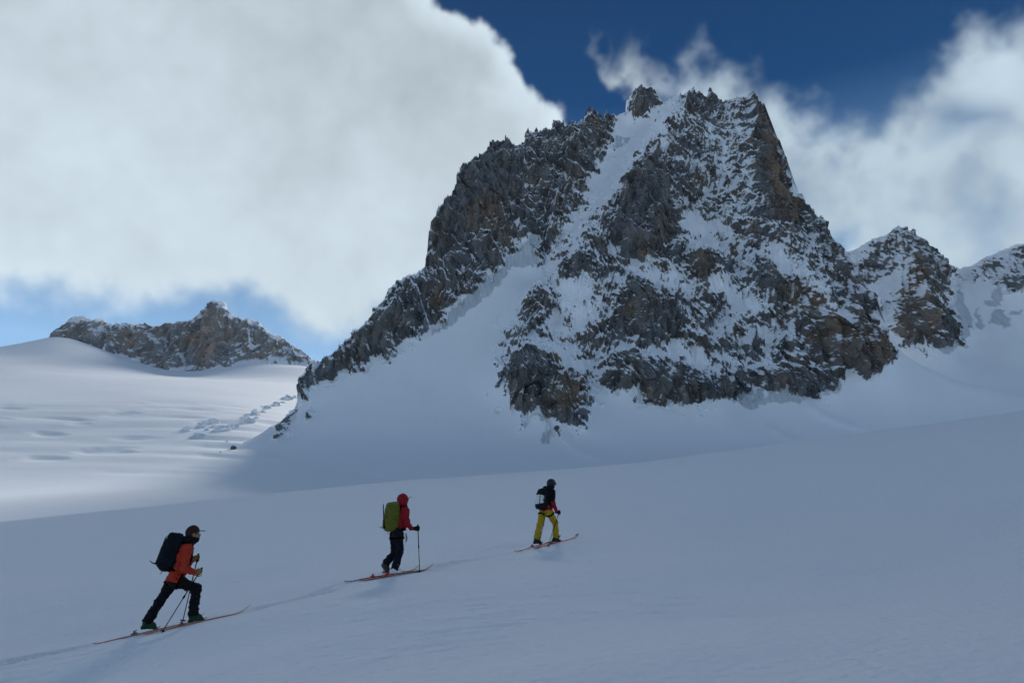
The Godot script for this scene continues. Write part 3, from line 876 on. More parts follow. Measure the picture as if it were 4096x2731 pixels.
	var towers := [Vector3(-73.3, 586.7, 5), Vector3(-31.6, 658.5, 7), Vector3(-24.5, 656, 5), Vector3(-7, 664.7, 6.5), Vector3(2.8, 651.1, 5), Vector3(25.8, 691.4, 7), Vector3(40.3, 695.3, 6), Vector3(53.2, 694, 5), Vector3(70.1, 716.5, 6), Vector3(78.9, 717.8, 6), Vector3(96.2, 715.1, 5), Vector3(131.2, 757.7, 8), Vector3(138.3, 753.5, 6.5), Vector3(151.4, 742.4, 5), Vector3(164.9, 743.7, 4.5), Vector3(214, 810.4, 6), Vector3(229.2, 819.5, 7), Vector3(245.1, 816.4, 6), Vector3(324.7, 821, 7), Vector3(332.6, 810.4, 6), Vector3(356, 818, 8), Vector3(358.8, 789.5, 5), Vector3(372, 783.6, 5), Vector3(392.1, 788, 5.5), Vector3(400.6, 779.2, 5), Vector3(411.6, 713.8, 4.5), Vector3(409.4, 645, 5), Vector3(407.4, 586.7, 5), Vector3(414.5, 508.7, 5), Vector3(434.5, 472, 5)]
	for i in towers.size():
		var p: Vector3 = towers[i]
		var t := put("rock_pinnacle", crag(Vector3(p.z * 0.62, p.z * 1.6, p.z * 0.6), 500 + i, 0.30, 14), warm if i % 3 == 1 else stone, face)
		t.position = Vector3(p.x, p.y - p.z * 0.55, -(f.plane[0] + f.plane[2] * (p.y - f.plane[1])) - 3.0)
		t.rotation = Vector3(0.1 * sin(i * 2.3), i * 1.9, 0.16 * sin(i * 4.1))
	f = Face.new()
	f.plane = [1180.0, 260.0, 0.7, 1.4]
	f.ridge = PackedVector2Array([Vector2(535.9, 491.8), Vector2(580.2, 548.9), Vector2(619, 576.7), Vector2(637.4, 571.8), Vector2(663.4, 585.4), Vector2(679.3, 594.1), Vector2(698.6, 600.4), Vector2(710.7, 605.5), Vector2(725.3, 619.6), Vector2(736, 624.8), Vector2(740.3, 615.7), Vector2(747.6, 608), Vector2(762, 615.7), Vector2(766.6, 604.2), Vector2(778.3, 594.1), Vector2(785.1, 582.9), Vector2(794.6, 560.9), Vector2(802.2, 544.2), Vector2(810.5, 537.2), Vector2(822.1, 529), Vector2(844.4, 533.7), Vector2(878, 551.3), Vector2(911.1, 566.9), Vector2(940, 581.6), Vector2(966.5, 589.1), Vector2(1036.1, 610.6), Vector2(1112.4, 600.4), Vector2(1258.9, 663.5)])
	f.rock = [
	[0.62, [Vector2(584.6, 560.9), Vector2(615.2, 566.9), Vector2(667.5, 585.4), Vector2(739.6, 636.6), Vector2(772.6, 617), Vector2(810.5, 537.2), Vector2(785, 480.9), Vector2(751.7, 438.7), Vector2(752.9, 398.8), Vector2(735, 361.1), Vector2(670, 327), Vector2(638.1, 314.9), Vector2(596.4, 347.4), Vector2(609.6, 428.5)]],
	[0.15, [Vector2(621.7, 573), Vector2(664.9, 579.2), Vector2(660.3, 548.9), Vector2(631.5, 537.2)]],
	[0.2, [Vector2(644, 491.8), Vector2(698, 508.5), Vector2(672.8, 470.1), Vector2(615.8, 408.6), Vector2(617.6, 438.7)]],
	[0.95, [Vector2(711.1, 537.2), Vector2(742.9, 537.2), Vector2(723.7, 480.9), Vector2(695.6, 470.1)]],
	[0.95, [Vector2(663.3, 449), Vector2(695.8, 438.7), Vector2(661.4, 351.9), Vector2(611.3, 334), Vector2(602.4, 361.1), Vector2(630.4, 408.6)]],
	[0.85, [Vector2(710.7, 408.6), Vector2(750.3, 394), Vector2(732.8, 361.1), Vector2(671.4, 329.6)]],
	[0.6, [Vector2(811.1, 523.3), Vector2(909, 563.3), Vector2(964.3, 585.4), Vector2(1112.4, 600.4), Vector2(1289.6, 636.6), Vector2(1176.8, 491.8), Vector2(1001.3, 438.7), Vector2(898.2, 475.5), Vector2(852, 451.1), Vector2(844.5, 461.6), Vector2(856.3, 491.8), Vector2(824.5, 483.1), Vector2(790.7, 491.8)]],
	[0.9, [Vector2(861.6, 480.9), Vector2(906.5, 491.8), Vector2(884.6, 468), Vector2(855.4, 454.2)]]]
	f.brown = [
	[0.9, [Vector2(711.1, 537.2), Vector2(742.9, 537.2), Vector2(661.4, 351.9), Vector2(608.4, 342.9)]]]
	f.ice = [
	[1, [Vector2(773.3, 470.1), Vector2(766.6, 438.7), Vector2(802.3, 491.8), Vector2(799, 475.5), Vector2(774.2, 394), Vector2(755.5, 370.3), Vector2(732.6, 347.4), Vector2(698.9, 329.6), Vector2(667.4, 314.9), Vector2(664.9, 323.5), Vector2(697.6, 361.1), Vector2(696.6, 338.5), Vector2(735, 361.1), Vector2(752.9, 398.8)]],
	[1, [Vector2(800.9, 438.7), Vector2(800.5, 428.5), Vector2(787.2, 394), Vector2(789.2, 387.3), Vector2(779.4, 375), Vector2(773.1, 381.6)]],
	[1, [Vector2(850.9, 491.8), Vector2(855.6, 491.8), Vector2(843, 461.6), Vector2(856.2, 475.5), Vector2(843.3, 449), Vector2(823.5, 423.5), Vector2(814.1, 426.5), Vector2(816.5, 438.7), Vector2(828.4, 443.8)]],
	[1, [Vector2(808.3, 413.5), Vector2(832.8, 420.5), Vector2(828.7, 400.8), Vector2(835.1, 396.9), Vector2(823.5, 379.7), Vector2(807.9, 375), Vector2(807.9, 387.3), Vector2(794.9, 387.3)]],
	[1, [Vector2(837.6, 413.5), Vector2(861.3, 416.5), Vector2(851.8, 406.6), Vector2(834.9, 402.7)]],
	[0.9, [Vector2(878.3, 470.1), Vector2(911.2, 491.8), Vector2(945.1, 491.8), Vector2(889.9, 461.6), Vector2(869.6, 449)]]]
	f.ribs = [
	[30, 50, [Vector2(732.5, 617), Vector2(705.8, 491.8), Vector2(626.4, 351.9)]],
	[-20, 40, [Vector2(663.3, 537.2), Vector2(643.7, 438.7)]],
	[-25, 50, [Vector2(798.4, 491.8), Vector2(735.8, 334)]],
	[20, 40, [Vector2(909.9, 537.2), Vector2(863.1, 470.1)]],
	[18, 40, [Vector2(722.6, 389.2), Vector2(668.4, 351.9)]]]
	f.x0 = f.ridge[0].x
	f.x1 = f.ridge[f.ridge.size() - 1].x
	f.y0 = 205.0
	f.step = 1.25
	f.seed = 200
	f.size = 1.25
	f.spikes = 0.7
	f.dark = 0.155
	f.soft_from = 1e9
	build_face(f, "rocky_peak", "smaller snow-dusted rock peak and ridge beside the steep granite face")
	f = Face.new()
	f.plane = [3020.0, 750.0, 0.7, 1.2]
	f.ridge = PackedVector2Array([Vector2(-1924.9, 767.2), Vector2(-1871.2, 854.4), Vector2(-1857.1, 892.8), Vector2(-1865.4, 958), Vector2(-1833.1, 981.9), Vector2(-1813.4, 996.4), Vector2(-1792.4, 1008.6), Vector2(-1755.5, 989.1), Vector2(-1731.5, 977.1), Vector2(-1728.3, 996.4), Vector2(-1707.8, 991.6), Vector2(-1683, 969.9), Vector2(-1636.8, 955.6), Vector2(-1568.7, 955.6), Vector2(-1556.1, 967.5), Vector2(-1482.2, 962.8), Vector2(-1421.3, 967.5), Vector2(-1360.3, 972.3), Vector2(-1328.8, 984.3), Vector2(-1312.5, 1013.5), Vector2(-1294, 1038.1), Vector2(-1280.3, 1040.6), Vector2(-1268.8, 1070.7), Vector2(-1255.8, 1075.8), Vector2(-1214.2, 1073.2), Vector2(-1193.4, 1033.2), Vector2(-1153.8, 1001.3), Vector2(-1112.1, 984.3), Vector2(-1092.7, 991.6), Vector2(-1056.5, 979.5), Vector2(-1018.4, 941.5), Vector2(-979.5, 911.2), Vector2(-940.8, 885.9), Vector2(-936.3, 902), Vector2(-917.3, 876.9), Vector2(-884, 856.6), Vector2(-837.4, 823.4), Vector2(-805.8, 799.4), Vector2(-769.3, 767.2), Vector2(-690.4, 716.4), Vector2(-560.8, 607.2)])
	f.rock = [
	[0.86, [Vector2(-1845.1, 854.4), Vector2(-1871.8, 969.9), Vector2(-1803.5, 1030.7), Vector2(-1688.7, 981.9), Vector2(-1364, 981.9), Vector2(-1258.2, 1093.6), Vector2(-1203.2, 1068.2), Vector2(-1039.2, 981.9), Vector2(-930, 911.2), Vector2(-766.7, 777.9), Vector2(-757, 745.5), Vector2(-837.2, 754.6), Vector2(-910.6, 775.8), Vector2(-975.4, 765.1), Vector2(-1047.1, 788.6), Vector2(-1079.4, 730.8), Vector2(-1123.2, 718.8), Vector2(-1204.9, 716.4), Vector2(-1257.5, 721.2), Vector2(-1284, 688), Vector2(-1362.6, 716.4), Vector2(-1431.7, 763), Vector2(-1588.4, 808.1), Vector2(-1736.6, 863.3), Vector2(-1769.1, 858.8)]],
	[0.15, [Vector2(-1811.7, 958), Vector2(-1785.7, 1013.5), Vector2(-1751.9, 981.9), Vector2(-1784.6, 922.8)]],
	[0.2, [Vector2(-1318.9, 958), Vector2(-1263.5, 1055.6), Vector2(-1245.6, 1030.7), Vector2(-1287.7, 946.2), Vector2(-1323.4, 922.8)]],
	[0.5, [Vector2(-1098.8, 832.2), Vector2(-1043.3, 876.9), Vector2(-995.1, 832.2), Vector2(-1049.2, 784.3)]],
	[0.6, [Vector2(-973.3, 876.9), Vector2(-811.8, 788.6), Vector2(-822.5, 763), Vector2(-965.2, 788.6)]],
	[0.97, [Vector2(-1279, 922.8), Vector2(-1236.5, 1030.7), Vector2(-1186.7, 1018.4), Vector2(-1106, 854.4), Vector2(-1111.6, 767.2), Vector2(-1196.3, 767.2), Vector2(-1271.5, 832.2)]],
	[0.9, [Vector2(-1661.5, 888.2), Vector2(-1518.5, 922.8), Vector2(-1375.2, 832.2), Vector2(-1438.1, 777.9)]]]
	f.brown = [
	[0.6, [Vector2(-1305.6, 922.8), Vector2(-1190.8, 1030.7), Vector2(-1106, 854.4), Vector2(-1145.5, 767.2), Vector2(-1288.8, 832.2)]],
	[0.5, [Vector2(-1661.5, 888.2), Vector2(-1554, 922.8), Vector2(-1461.6, 832.2), Vector2(-1582.5, 832.2)]]]
	f.ice = []
	f.ribs = [
	[60, 60, [Vector2(-1240.2, 1068.2), Vector2(-1162.4, 767.2)]],
	[30, 50, [Vector2(-1754.9, 969.9), Vector2(-1565.2, 832.2)]],
	[-30, 50, [Vector2(-1447.6, 922.8), Vector2(-1339, 745.5)]],
	[25, 50, [Vector2(-1050.1, 958), Vector2(-920, 810.2)]],
	[20, 30, [Vector2(-1331.8, 767.2), Vector2(-1276.5, 697.4)]]]
	f.x0 = f.ridge[0].x
	f.x1 = f.ridge[f.ridge.size() - 1].x
	f.y0 = 620.0
	f.step = 2.7
	f.seed = 300
	f.size = 2.7
	f.spikes = 0.8
	f.dark = 0.22
	f.soft_from = 1e9
	build_face(f, "distant_peak", "distant brown rock crest rising out of a bright snowfield")


# ------------------------------------------------------------------ shapes
# round_off: each item is a limb [from, radius, to, radius] or a rounded block [centre, basis, half size, radius]; they melt together into one skin
func round_off(items: Array, cell: float, melt: float, fold := 0.0, fold_size := 9.0, sd := 1, cut := []) -> ArrayMesh:
	var lo := Vector3(1e9, 1e9, 1e9)
	var hi := -lo
	for it in items:
		if it[1] is Basis:
			var r: float = it[2].length() + it[3]
			lo = lo.min(it[0] - Vector3(r, r, r))
			hi = hi.max(it[0] + Vector3(r, r, r))
		else:
			lo = lo.min((it[0] - Vector3.ONE * it[1]).min(it[2] - Vector3.ONE * it[3]))
			hi = hi.max((it[0] + Vector3.ONE * it[1]).max(it[2] + Vector3.ONE * it[3]))
	lo -= Vector3.ONE * (3.0 * cell + fold)
	hi += Vector3.ONE * (3.0 * cell + fold)
	var n := Vector3i((hi - lo) / cell) + Vector3i.ONE
	var f := PackedFloat32Array()
	f.resize(n.x * n.y * n.z)
	f.fill(1.0)
	var pad := melt + 2.0 * cell
	for it in items:
		var l: Vector3
		var h: Vector3
		if it[1] is Basis:
			var r: float = it[2].length() + it[3] + pad
			l = it[0] - Vector3(r, r, r)
			h = it[0] + Vector3(r, r, r)
		else:
			l = (it[0] - Vector3.ONE * (it[1] + pad)).min(it[2] - Vector3.ONE * (it[3] + pad))
			h = (it[0] + Vector3.ONE * (it[1] + pad)).max(it[2] + Vector3.ONE * (it[3] + pad))
		var a := Vector3i(((l - lo) / cell).max(Vector3.ZERO))
		var b := Vector3i((h - lo) / cell).min(n - Vector3i.ONE)
		var is_box: bool = it[1] is Basis
		var p0: Vector3 = it[0]
		var inv: Basis = it[1].inverse() if is_box else Basis()
		var ax: Vector3 = it[2] if is_box else it[2] - it[0]
		var len2 := maxf(ax.length_squared(), 1e-9)
		var r0: float = 0.0 if is_box else it[1]
		var r1: float = it[3]
		for z in range(a.z, b.z + 1):
			for y in range(a.y, b.y + 1):
				var k := (z * n.y + y) * n.x + a.x
				for x in range(a.x, b.x + 1):
					var p := lo + Vector3(x, y, z) * cell - p0
					var d: float
					if is_box:
						var q := (inv * p).abs() - ax
						d = q.max(Vector3.ZERO).length() + minf(maxf(q.x, maxf(q.y, q.z)), 0.0) - r1
					else:
						var t := clampf(p.dot(ax) / len2, 0.0, 1.0)
						d = (p - ax * t).length() - lerpf(r0, r1, t)
					var e := f[k]
					var m := maxf(melt - absf(d - e), 0.0)
					f[k] = minf(d, e) - m * m / (4.0 * melt)
					k += 1
	var fold_noise := noise(sd, fold_size, FastNoiseLite.TYPE_SIMPLEX, 2)
	if fold > 0.0:
		for z in n.z:
			for y in n.y:
				for x in n.x:
					var k := (z * n.y + y) * n.x + x
					if absf(f[k]) < 3.0 * cell + fold:
						var p := lo + Vector3(x, y, z) * cell
						f[k] += fold * fold_noise.get_noise_3d(p.x, p.y * 1.6, p.z)
	if cut:
		var cn: Vector3 = cut[1].normalized()
		for z in n.z:
			for y in n.y:
				for x in n.x:
					var k := (z * n.y + y) * n.x + x
					f[k] = maxf(f[k], (lo + Vector3(x, y, z) * cell - cut[0]).dot(cn))
	var at := {}
	var vs := PackedVector3Array()
	var ns := PackedVector3Array()
	var sx := 1
	var sy := n.x
	var szz := n.x * n.y
	var corner := [0, sx, sy, sx + sy, szz, szz + sx, szz + sy, szz + sx + sy]
	var offs := [Vector3(0, 0, 0), Vector3(1, 0, 0), Vector3(0, 1, 0), Vector3(1, 1, 0), Vector3(0, 0, 1), Vector3(1, 0, 1), Vector3(0, 1, 1), Vector3(1, 1, 1)]
	var edges := [[0, 1], [2, 3], [4, 5], [6, 7], [0, 2], [1, 3], [4, 6], [5, 7], [0, 4], [1, 5], [2, 6], [3, 7]]
	for z in n.z - 1:
		for y in n.y - 1:
			for x in n.x - 1:
				var k := (z * n.y + y) * n.x + x
				if absf(f[k]) > 1.9 * cell:
					continue
				var neg := 0
				for c in corner:
					if f[k + c] < 0.0:
						neg += 1
				if neg == 0 or neg == 8:
					continue
				var sum := Vector3.ZERO
				var cnt := 0
				for e in edges:
					var va := f[k + corner[e[0]]]
					var vb := f[k + corner[e[1]]]
					if (va < 0.0) != (vb < 0.0):
						sum += offs[e[0]].lerp(offs[e[1]], va / (va - vb))
						cnt += 1
				at[k] = vs.size()
				vs.append(lo + (Vector3(x, y, z) + sum / cnt) * cell)
				ns.append(Vector3(f[k + 1] + f[k + 1 + sy] - f[k] - f[k + sy] + f[k + 1 + szz] - f[k + szz], f[k + sy] + f[k + sy + 1] - f[k] - f[k + 1] + f[k + sy + szz] - f[k + szz], f[k + szz] + f[k + szz + 1] - f[k] - f[k + 1] + f[k + szz + sy] - f[k + sy]).normalized())
	var idx := PackedInt32Array()
	for k in at:
		for ax in 3:
			var s: int = [sx, sy, szz][ax]
			var u: int = [sy, szz, sx][ax]
			var v: int = [szz, sx, sy][ax]
			if (f[k] < 0.0) == (f[k + s] < 0.0):
				continue
			if not (at.has(k - u) and at.has(k - v) and at.has(k - u - v)):
				continue
			var q := [at[k], at[k - u], at[k - u - v], at[k - v]]
			if f[k] < 0.0:
				idx.append_array(PackedInt32Array([q[0], q[2], q[1], q[0], q[3], q[2]]))
			else:
				idx.append_array(PackedInt32Array([q[0], q[1], q[2], q[0], q[2], q[3]]))
	var arr := []
	arr.resize(Mesh.ARRAY_MAX)
	arr[Mesh.ARRAY_VERTEX] = vs
	arr[Mesh.ARRAY_NORMAL] = ns
	arr[Mesh.ARRAY_INDEX] = idx
	var mesh := ArrayMesh.new()
	mesh.add_surface_from_arrays(Mesh.PRIMITIVE_TRIANGLES, arr)
	return mesh


# a tube through points with a radius at each; flat < 1 squashes it across
func tube(pts: Array, radii: Array, seg := 10, flat := 1.0, wide := Vector3.ZERO) -> ArrayMesh:
	var st := SurfaceTool.new()
	st.begin(Mesh.PRIMITIVE_TRIANGLES)
	var rings := pts.size()
	for i in rings:
		var dir: Vector3 = (pts[mini(i + 1, rings - 1)] - pts[maxi(i - 1, 0)]).normalized()
		var side := wide if wide != Vector3.ZERO else (Vector3.UP if absf(dir.y) < 0.9 else Vector3.RIGHT)
		var a := (side - dir * side.dot(dir)).normalized()
		var b := dir.cross(a)
		for k in seg:
			var t := TAU * k / seg
			var off: Vector3 = a * cos(t) + b * sin(t) * flat
			st.set_normal((a * cos(t) * flat + b * sin(t)).normalized())
			st.add_vertex(pts[i] + off * radii[i])
	for i in rings - 1:
		for k in seg:
			var p := i * seg + k
			var q := i * seg + (k + 1) % seg
			for v in [p, q, p + seg, q, q + seg, p + seg]:
				st.add_index(v)
	for e in [0, rings - 1]:
		var dir: Vector3 = (pts[1] - pts[0]).normalized() * -1.0 if e == 0 else (pts[e] - pts[e - 1]).normalized()
		var first := rings * seg + (0 if e == 0 else seg)
		for k in seg:
			var t := TAU * k / seg
			var d2: Vector3 = (pts[mini(e + 1, rings - 1)] - pts[maxi(e - 1, 0)]).normalized()
			var side := wide if wide != Vector3.ZERO else (Vector3.UP if absf(d2.y) < 0.9 else Vector3.RIGHT)
			var a := (side - d2 * side.dot(d2)).normalized()
			st.set_normal(dir)
			st.add_vertex(pts[e] + (a * cos(t) + d2.cross(a) * sin(t) * flat) * radii[e])
		for k in range(1, seg - 1):
			if e == 0:
				for v in [first, first + k + 1, first + k]:
					st.add_index(v)
			else:
				for v in [first, first + k, first + k + 1]:
					st.add_index(v)
	return st.commit()


func ring_mesh(c: Vector3, axis: Vector3, r: float, thick: float, high: float) -> ArrayMesh:
	var a := axis.cross(Vector3(0, 0, 1)).normalized()
	var b := axis.cross(a).normalized()
	var pts := []
	var rad := []
	for k in 25:
		var t := TAU * k / 24.0
		pts.append(c + (a * cos(t) + b * sin(t)) * r)
		rad.append(high)
	return tube(pts, rad, 6, thick / high, axis)


func cloth(c: Color, rough := 0.9, sheen := 0.15) -> StandardMaterial3D:
	var m := StandardMaterial3D.new()
	m.albedo_color = c.linear_to_srgb()
	m.roughness = rough
	m.metallic_specular = 0.3
	if sheen > 0.0:
		m.rim_enabled = true
		m.rim = sheen
		m.rim_tint = 0.6
	return m


func metal(c: Color, rough := 0.35) -> StandardMaterial3D:
	var m := StandardMaterial3D.new()
	m.albedo_color = c.linear_to_srgb()
	m.metallic = 0.8
	m.roughness = rough
	return m


# ------------------------------------------------------------------ the ski tourers
var M := {}

func ground(p: Vector3) -> float:
	return slope_at(p.x, -p.z)


class Tourer:
	var j: Dictionary
	var at: Vector3
	var turn: float
	func world(p: Vector3) -> Vector3:
		return at + Basis(Vector3.UP, turn) * p


func hang(t: Tourer, called: String, anchor: Vector3) -> Node3D:
	return base(called, t.world(anchor), t.turn)


func moved(items: Array, by: Vector3) -> Array:
	var out := []
	for it in items:
		var c: Array = it.duplicate()
		c[0] -= by
		if not c[1] is Basis:
			c[2] -= by
		out.append(c)
	return out


func make_ski(t: Tourer, side: String, look: Dictionary, label: String) -> void:
	# the boot's toe sets where the ski lies; the snow sets how it is tilted
	var toe: Vector3 = t.j["toe" + side]
	var fwd := Basis(Vector3.UP, t.turn) * Vector3.RIGHT
	var mid := t.world(Vector3(toe.x - 0.10, 0, toe.z))
	var ya := (ground(mid - fwd * 0.75) + ground(mid - fwd * 0.45)) * 0.5
	var yb := (ground(mid + fwd * 0.75) + ground(mid + fwd * 0.45)) * 0.5
	mid.y = -1e9
	for k in 17:
		var s := -0.8 + 0.1 * k
		for side_step in [-0.05, 0.0, 0.05]:
			mid.y = maxf(mid.y, ground(mid + fwd * s + fwd.cross(Vector3.UP) * side_step) - (yb - ya) / 1.2 * s)
	mid.y -= 0.015
	var x := (fwd * 1.2 + Vector3.UP * (yb - ya)).normalized()
	var z := x.cross(Vector3.UP).normalized()
	var o := Node3D.new()
	o.name = "ski"
	o.transform = Transform3D(Basis(x, z.cross(x), z), mid + Vector3.UP * 0.012)
	add_child(o, true)
	tag(o, label, "ski", "touring skis")
	var st := SurfaceTool.new()
	var top := SurfaceTool.new()
	st.begin(Mesh.PRIMITIVE_TRIANGLES)
	top.begin(Mesh.PRIMITIVE_TRIANGLES)
	var n := 44
	var secs := []
	for i in n + 1:
		var u := float(i) / n
		var px := -0.86 + 1.74 * u
		var w := 0.046 + 0.016 * pow(absf(u - 0.47) * 2.0, 2.0)
		if u > 0.9:
			w *= sqrt(maxf(0.02, 1.0 - pow((u - 0.9) / 0.1, 2.0)))
		if u < 0.03:
			w *= 0.75 + 0.25 * u / 0.03
		var rise := 0.10 * pow(maxf(0.0, (u - 0.84) / 0.16), 1.8) + 0.025 * pow(maxf(0.0, (0.07 - u) / 0.07), 2.0)
		var th := 0.009 + 0.012 * (1.0 - pow(absf(u - 0.47) * 2.0, 2.0))
		secs.append([px, rise, maxf(w, 0.004), th])
	for i in n:
		var a: Array = secs[i]
		var b: Array = secs[i + 1]
		var qa := [Vector3(a[0], a[1], -a[2]), Vector3(a[0], a[1] + a[3], -a[2]), Vector3(a[0], a[1] + a[3], a[2]), Vector3(a[0], a[1], a[2])]
		var qb := [Vector3(b[0], b[1], -b[2]), Vector3(b[0], b[1] + b[3], -b[2]), Vector3(b[0], b[1] + b[3], b[2]), Vector3(b[0], b[1], b[2])]
		for k in 4:
			var l := (k + 1) % 4
			var s: SurfaceTool = top if k == 1 else st
			for v in [qa[k], qb[k], qa[l], qa[l], qb[k], qb[l]]:
				s.set_smooth_group(-1)
				s.add_vertex(v)
	for e in [0, n]:
		var a: Array = secs[e]
		var q := [Vector3(a[0], a[1], -a[2]), Vector3(a[0], a[1] + a[3], -a[2]), Vector3(a[0], a[1] + a[3], a[2]), Vector3(a[0], a[1], a[2])]
		for v in ([q[0], q[1], q[2], q[0], q[2], q[3]] if e == 0 else [q[0], q[2], q[1], q[0], q[3], q[2]]):
			st.set_smooth_group(-1)
			st.add_vertex(v)
	st.generate_normals()
	top.generate_normals()
	put("edge", st.commit(), look.edge, o)
	put("top_sheet", top.commit(), look.top, o)
	# paler print along the top
	for s in look.print:
		var pm := SurfaceTool.new()
		pm.begin(Mesh.PRIMITIVE_TRIANGLES)
		for i in n:
			var a: Array = secs[i]
			var b: Array = secs[i + 1]
			if a[0] < s[0] or b[0] > s[1]:
				continue
			var wa: float = a[2] * s[2]
			var wb: float = b[2] * s[2]
			for v in [Vector3(a[0], a[1] + a[3] + 0.0015, -wa), Vector3(b[0], b[1] + b[3] + 0.0015, -wb), Vector3(a[0], a[1] + a[3] + 0.0015, wa), Vector3(a[0], a[1] + a[3] + 0.0015, wa), Vector3(b[0], b[1] + b[3] + 0.0015, -wb), Vector3(b[0], b[1] + b[3] + 0.0015, wb)]:
				pm.add_vertex(v)
		pm.generate_normals()
		put("stripe", pm.commit(), look.pale, o)
	var toe_piece := [[Vector3(0.09, 0.03, 0), Basis(), Vector3(0.035, 0.006, 0.028), 0.004], [Vector3(0.10, 0.045, 0.034), Basis(), Vector3(0.012, 0.018, 0.004), 0.004], [Vector3(0.10, 0.045, -0.034), Basis(), Vector3(0.012, 0.018, 0.004), 0.004], [Vector3(0.145, 0.045, 0), Basis(Vector3(0, 0, 1), 0.6), Vector3(0.022, 0.004, 0.012), 0.003]]
	put("toe_binding", round_off(toe_piece, 0.006, 0.004), M.binding, o)
	var heel := [[Vector3(-0.24, 0.03, 0), Basis(), Vector3(0.05, 0.008, 0.026), 0.004], [Vector3(-0.235, 0.052, 0), Basis(), Vector3(0.014, 0.02, 0.015), 0.005], [Vector3(-0.215, 0.074, 0), Basis(Vector3(0, 0, 1), 0.3), Vector3(0.024, 0.003, 0.012), 0.003]]
	put("heel_binding", round_off(heel, 0.007, 0.005), look.heel, o)
	t.j["top" + side] = Vector3(0, mid.y + x.y * 0.10 + 0.012 + 0.034 - t.at.y, x.y)


func make_pole(t: Tourer, side: String, look: Dictionary, label: String) -> void:
	var tip: Vector3 = t.world(t.j["tip" + side])
	tip.y = ground(tip) - 0.03
	var grip: Vector3 = t.world(t.j["grip" + side])
	var o := base("ski_pole", tip)
	tag(o, label, "ski pole", "ski poles")
	var a := (grip - tip)
	var len := a.length()
	a /= len
	var p := func(s: float) -> Vector3: return a * s
	put("lower_shaft", tube([p.call(0.0), p.call(0.03), p.call(len * 0.56)], [0.003, 0.008, 0.008], 8), look.low, o)
	put("upper_shaft", tube([p.call(len * 0.56), p.call(len - 0.12)], [0.010, 0.010], 8), look.high, o)
	put("clamp", tube([p.call(len * 0.56 - 0.03), p.call(len * 0.56 - 0.02), p.call(len * 0.56 + 0.02), p.call(len * 0.56 + 0.03)], [0.010, 0.017, 0.017, 0.011], 10), look.clamp, o)
	var g := put("grip", tube([p.call(len - 0.13), p.call(len - 0.11), p.call(len - 0.06), p.call(len - 0.01), p.call(len + 0.015), p.call(len + 0.025)], [0.013, 0.017, 0.016, 0.019, 0.02, 0.012], 10), look.grip, o)
	put("strap", tube([p.call(len), p.call(len) + Vector3(0.03, -0.03, 0.03), p.call(len) + Vector3(0.02, -0.11, 0.035), p.call(len - 0.1) + Vector3(0.0, -0.04, 0.02)], [0.006, 0.006, 0.006, 0.006], 6), M.black, g)
	put("basket", tube([p.call(0.055), p.call(0.065), p.call(0.075)], [0.012, 0.05, 0.02], 14), look.basket, o)


func finger_ring(h: Vector3, a: Vector3, out: Vector3, along: float, r: float, thick: float, sweep: float) -> Array:
	# a finger bent round the grip's axis in three joints
	var b := a.cross(out).normalized()
	var items := []
	var last := h + a * along + out * r
	for k in 3:
		var t := sweep * (k + 1) / 3.0
		var nxt := h + a * along + (out * cos(t) + b * sin(t)) * r
		items.append([last, thick * (1.0 - 0.06 * k), nxt, thick * (0.94 - 0.06 * k)])
		last = nxt
	return items


func glove_items(t: Tourer, side: String) -> Array:
	var tip: Vector3 = t.j["tip" + side]
	var grip: Vector3 = t.j["grip" + side]
	var a := (grip - tip).normalized()
	var ha: Vector3 = t.j["ha" + side]
	var wr: Vector3 = t.j["wr" + side]
	var c := grip - a * 0.06               # where the hand closes
	var out := (wr - c)
	out = (out - a * out.dot(a)).normalized()
	var items := [[wr.lerp(c, -0.25), 0.043, wr.lerp(c, 0.25), 0.040], [wr.lerp(c, 0.2), 0.038, c + out * 0.034 + a * 0.02, 0.030], [wr.lerp(c, 0.2), 0.036, c + out * 0.034 - a * 0.028, 0.028]]
	var turn := 1.0 if side == "R" else -1.0
	var reach := [0.93, 1.0, 0.97, 0.82]
	for k in 4:
		items.append_array(finger_ring(c, a, out, 0.036 - 0.024 * k, 0.031, 0.0125, turn * 3.6 * reach[k]))
	var b := a.cross(out).normalized() * -turn
	items.append([c + out * 0.03 + a * 0.03, 0.015, c + b * 0.032 + a * 0.045 + out * 0.012, 0.0135])
	items.append([c + b * 0.032 + a * 0.045 + out * 0.012, 0.0135, c + b * 0.026 + a * 0.05 - out * 0.022, 0.0115])
	return items


func boot_items(t: Tourer, side: String) -> Array:
	var an: Vector3 = t.j["an" + side]
	var kn: Vector3 = t.j["kn" + side]
	var heel: Vector3 = t.j["heel" + side]
	var toe: Vector3 = t.j["toe" + side]
	var f := (toe - heel).normalized()
	var up := Vector3(0, 0, 1).cross(f).normalized()
	var b := Basis(f, up, Vector3(0, 0, 1))
	return [
		[an + (kn - an).normalized() * 0.16, 0.068, an, 0.066], [an, 0.066, heel + f * 0.06 + up * 0.05, 0.052],
		[heel + f * 0.07 + up * 0.045, 0.05, toe - f * 0.055 + up * 0.042, 0.044],
		[heel.lerp(toe, 0.5) + up * 0.014, b, Vector3(0.118, 0.010, 0.034), 0.008], [heel + f * 0.035 + up * 0.004, b, Vector3(0.03, 0.014, 0.032), 0.006],
		[toe - f * 0.07 + up * 0.006, b, Vector3(0.062, 0.01, 0.034), 0.006], [heel.lerp(toe, 0.72) + up * 0.07, 0.036, an + f * 0.02, 0.06]]


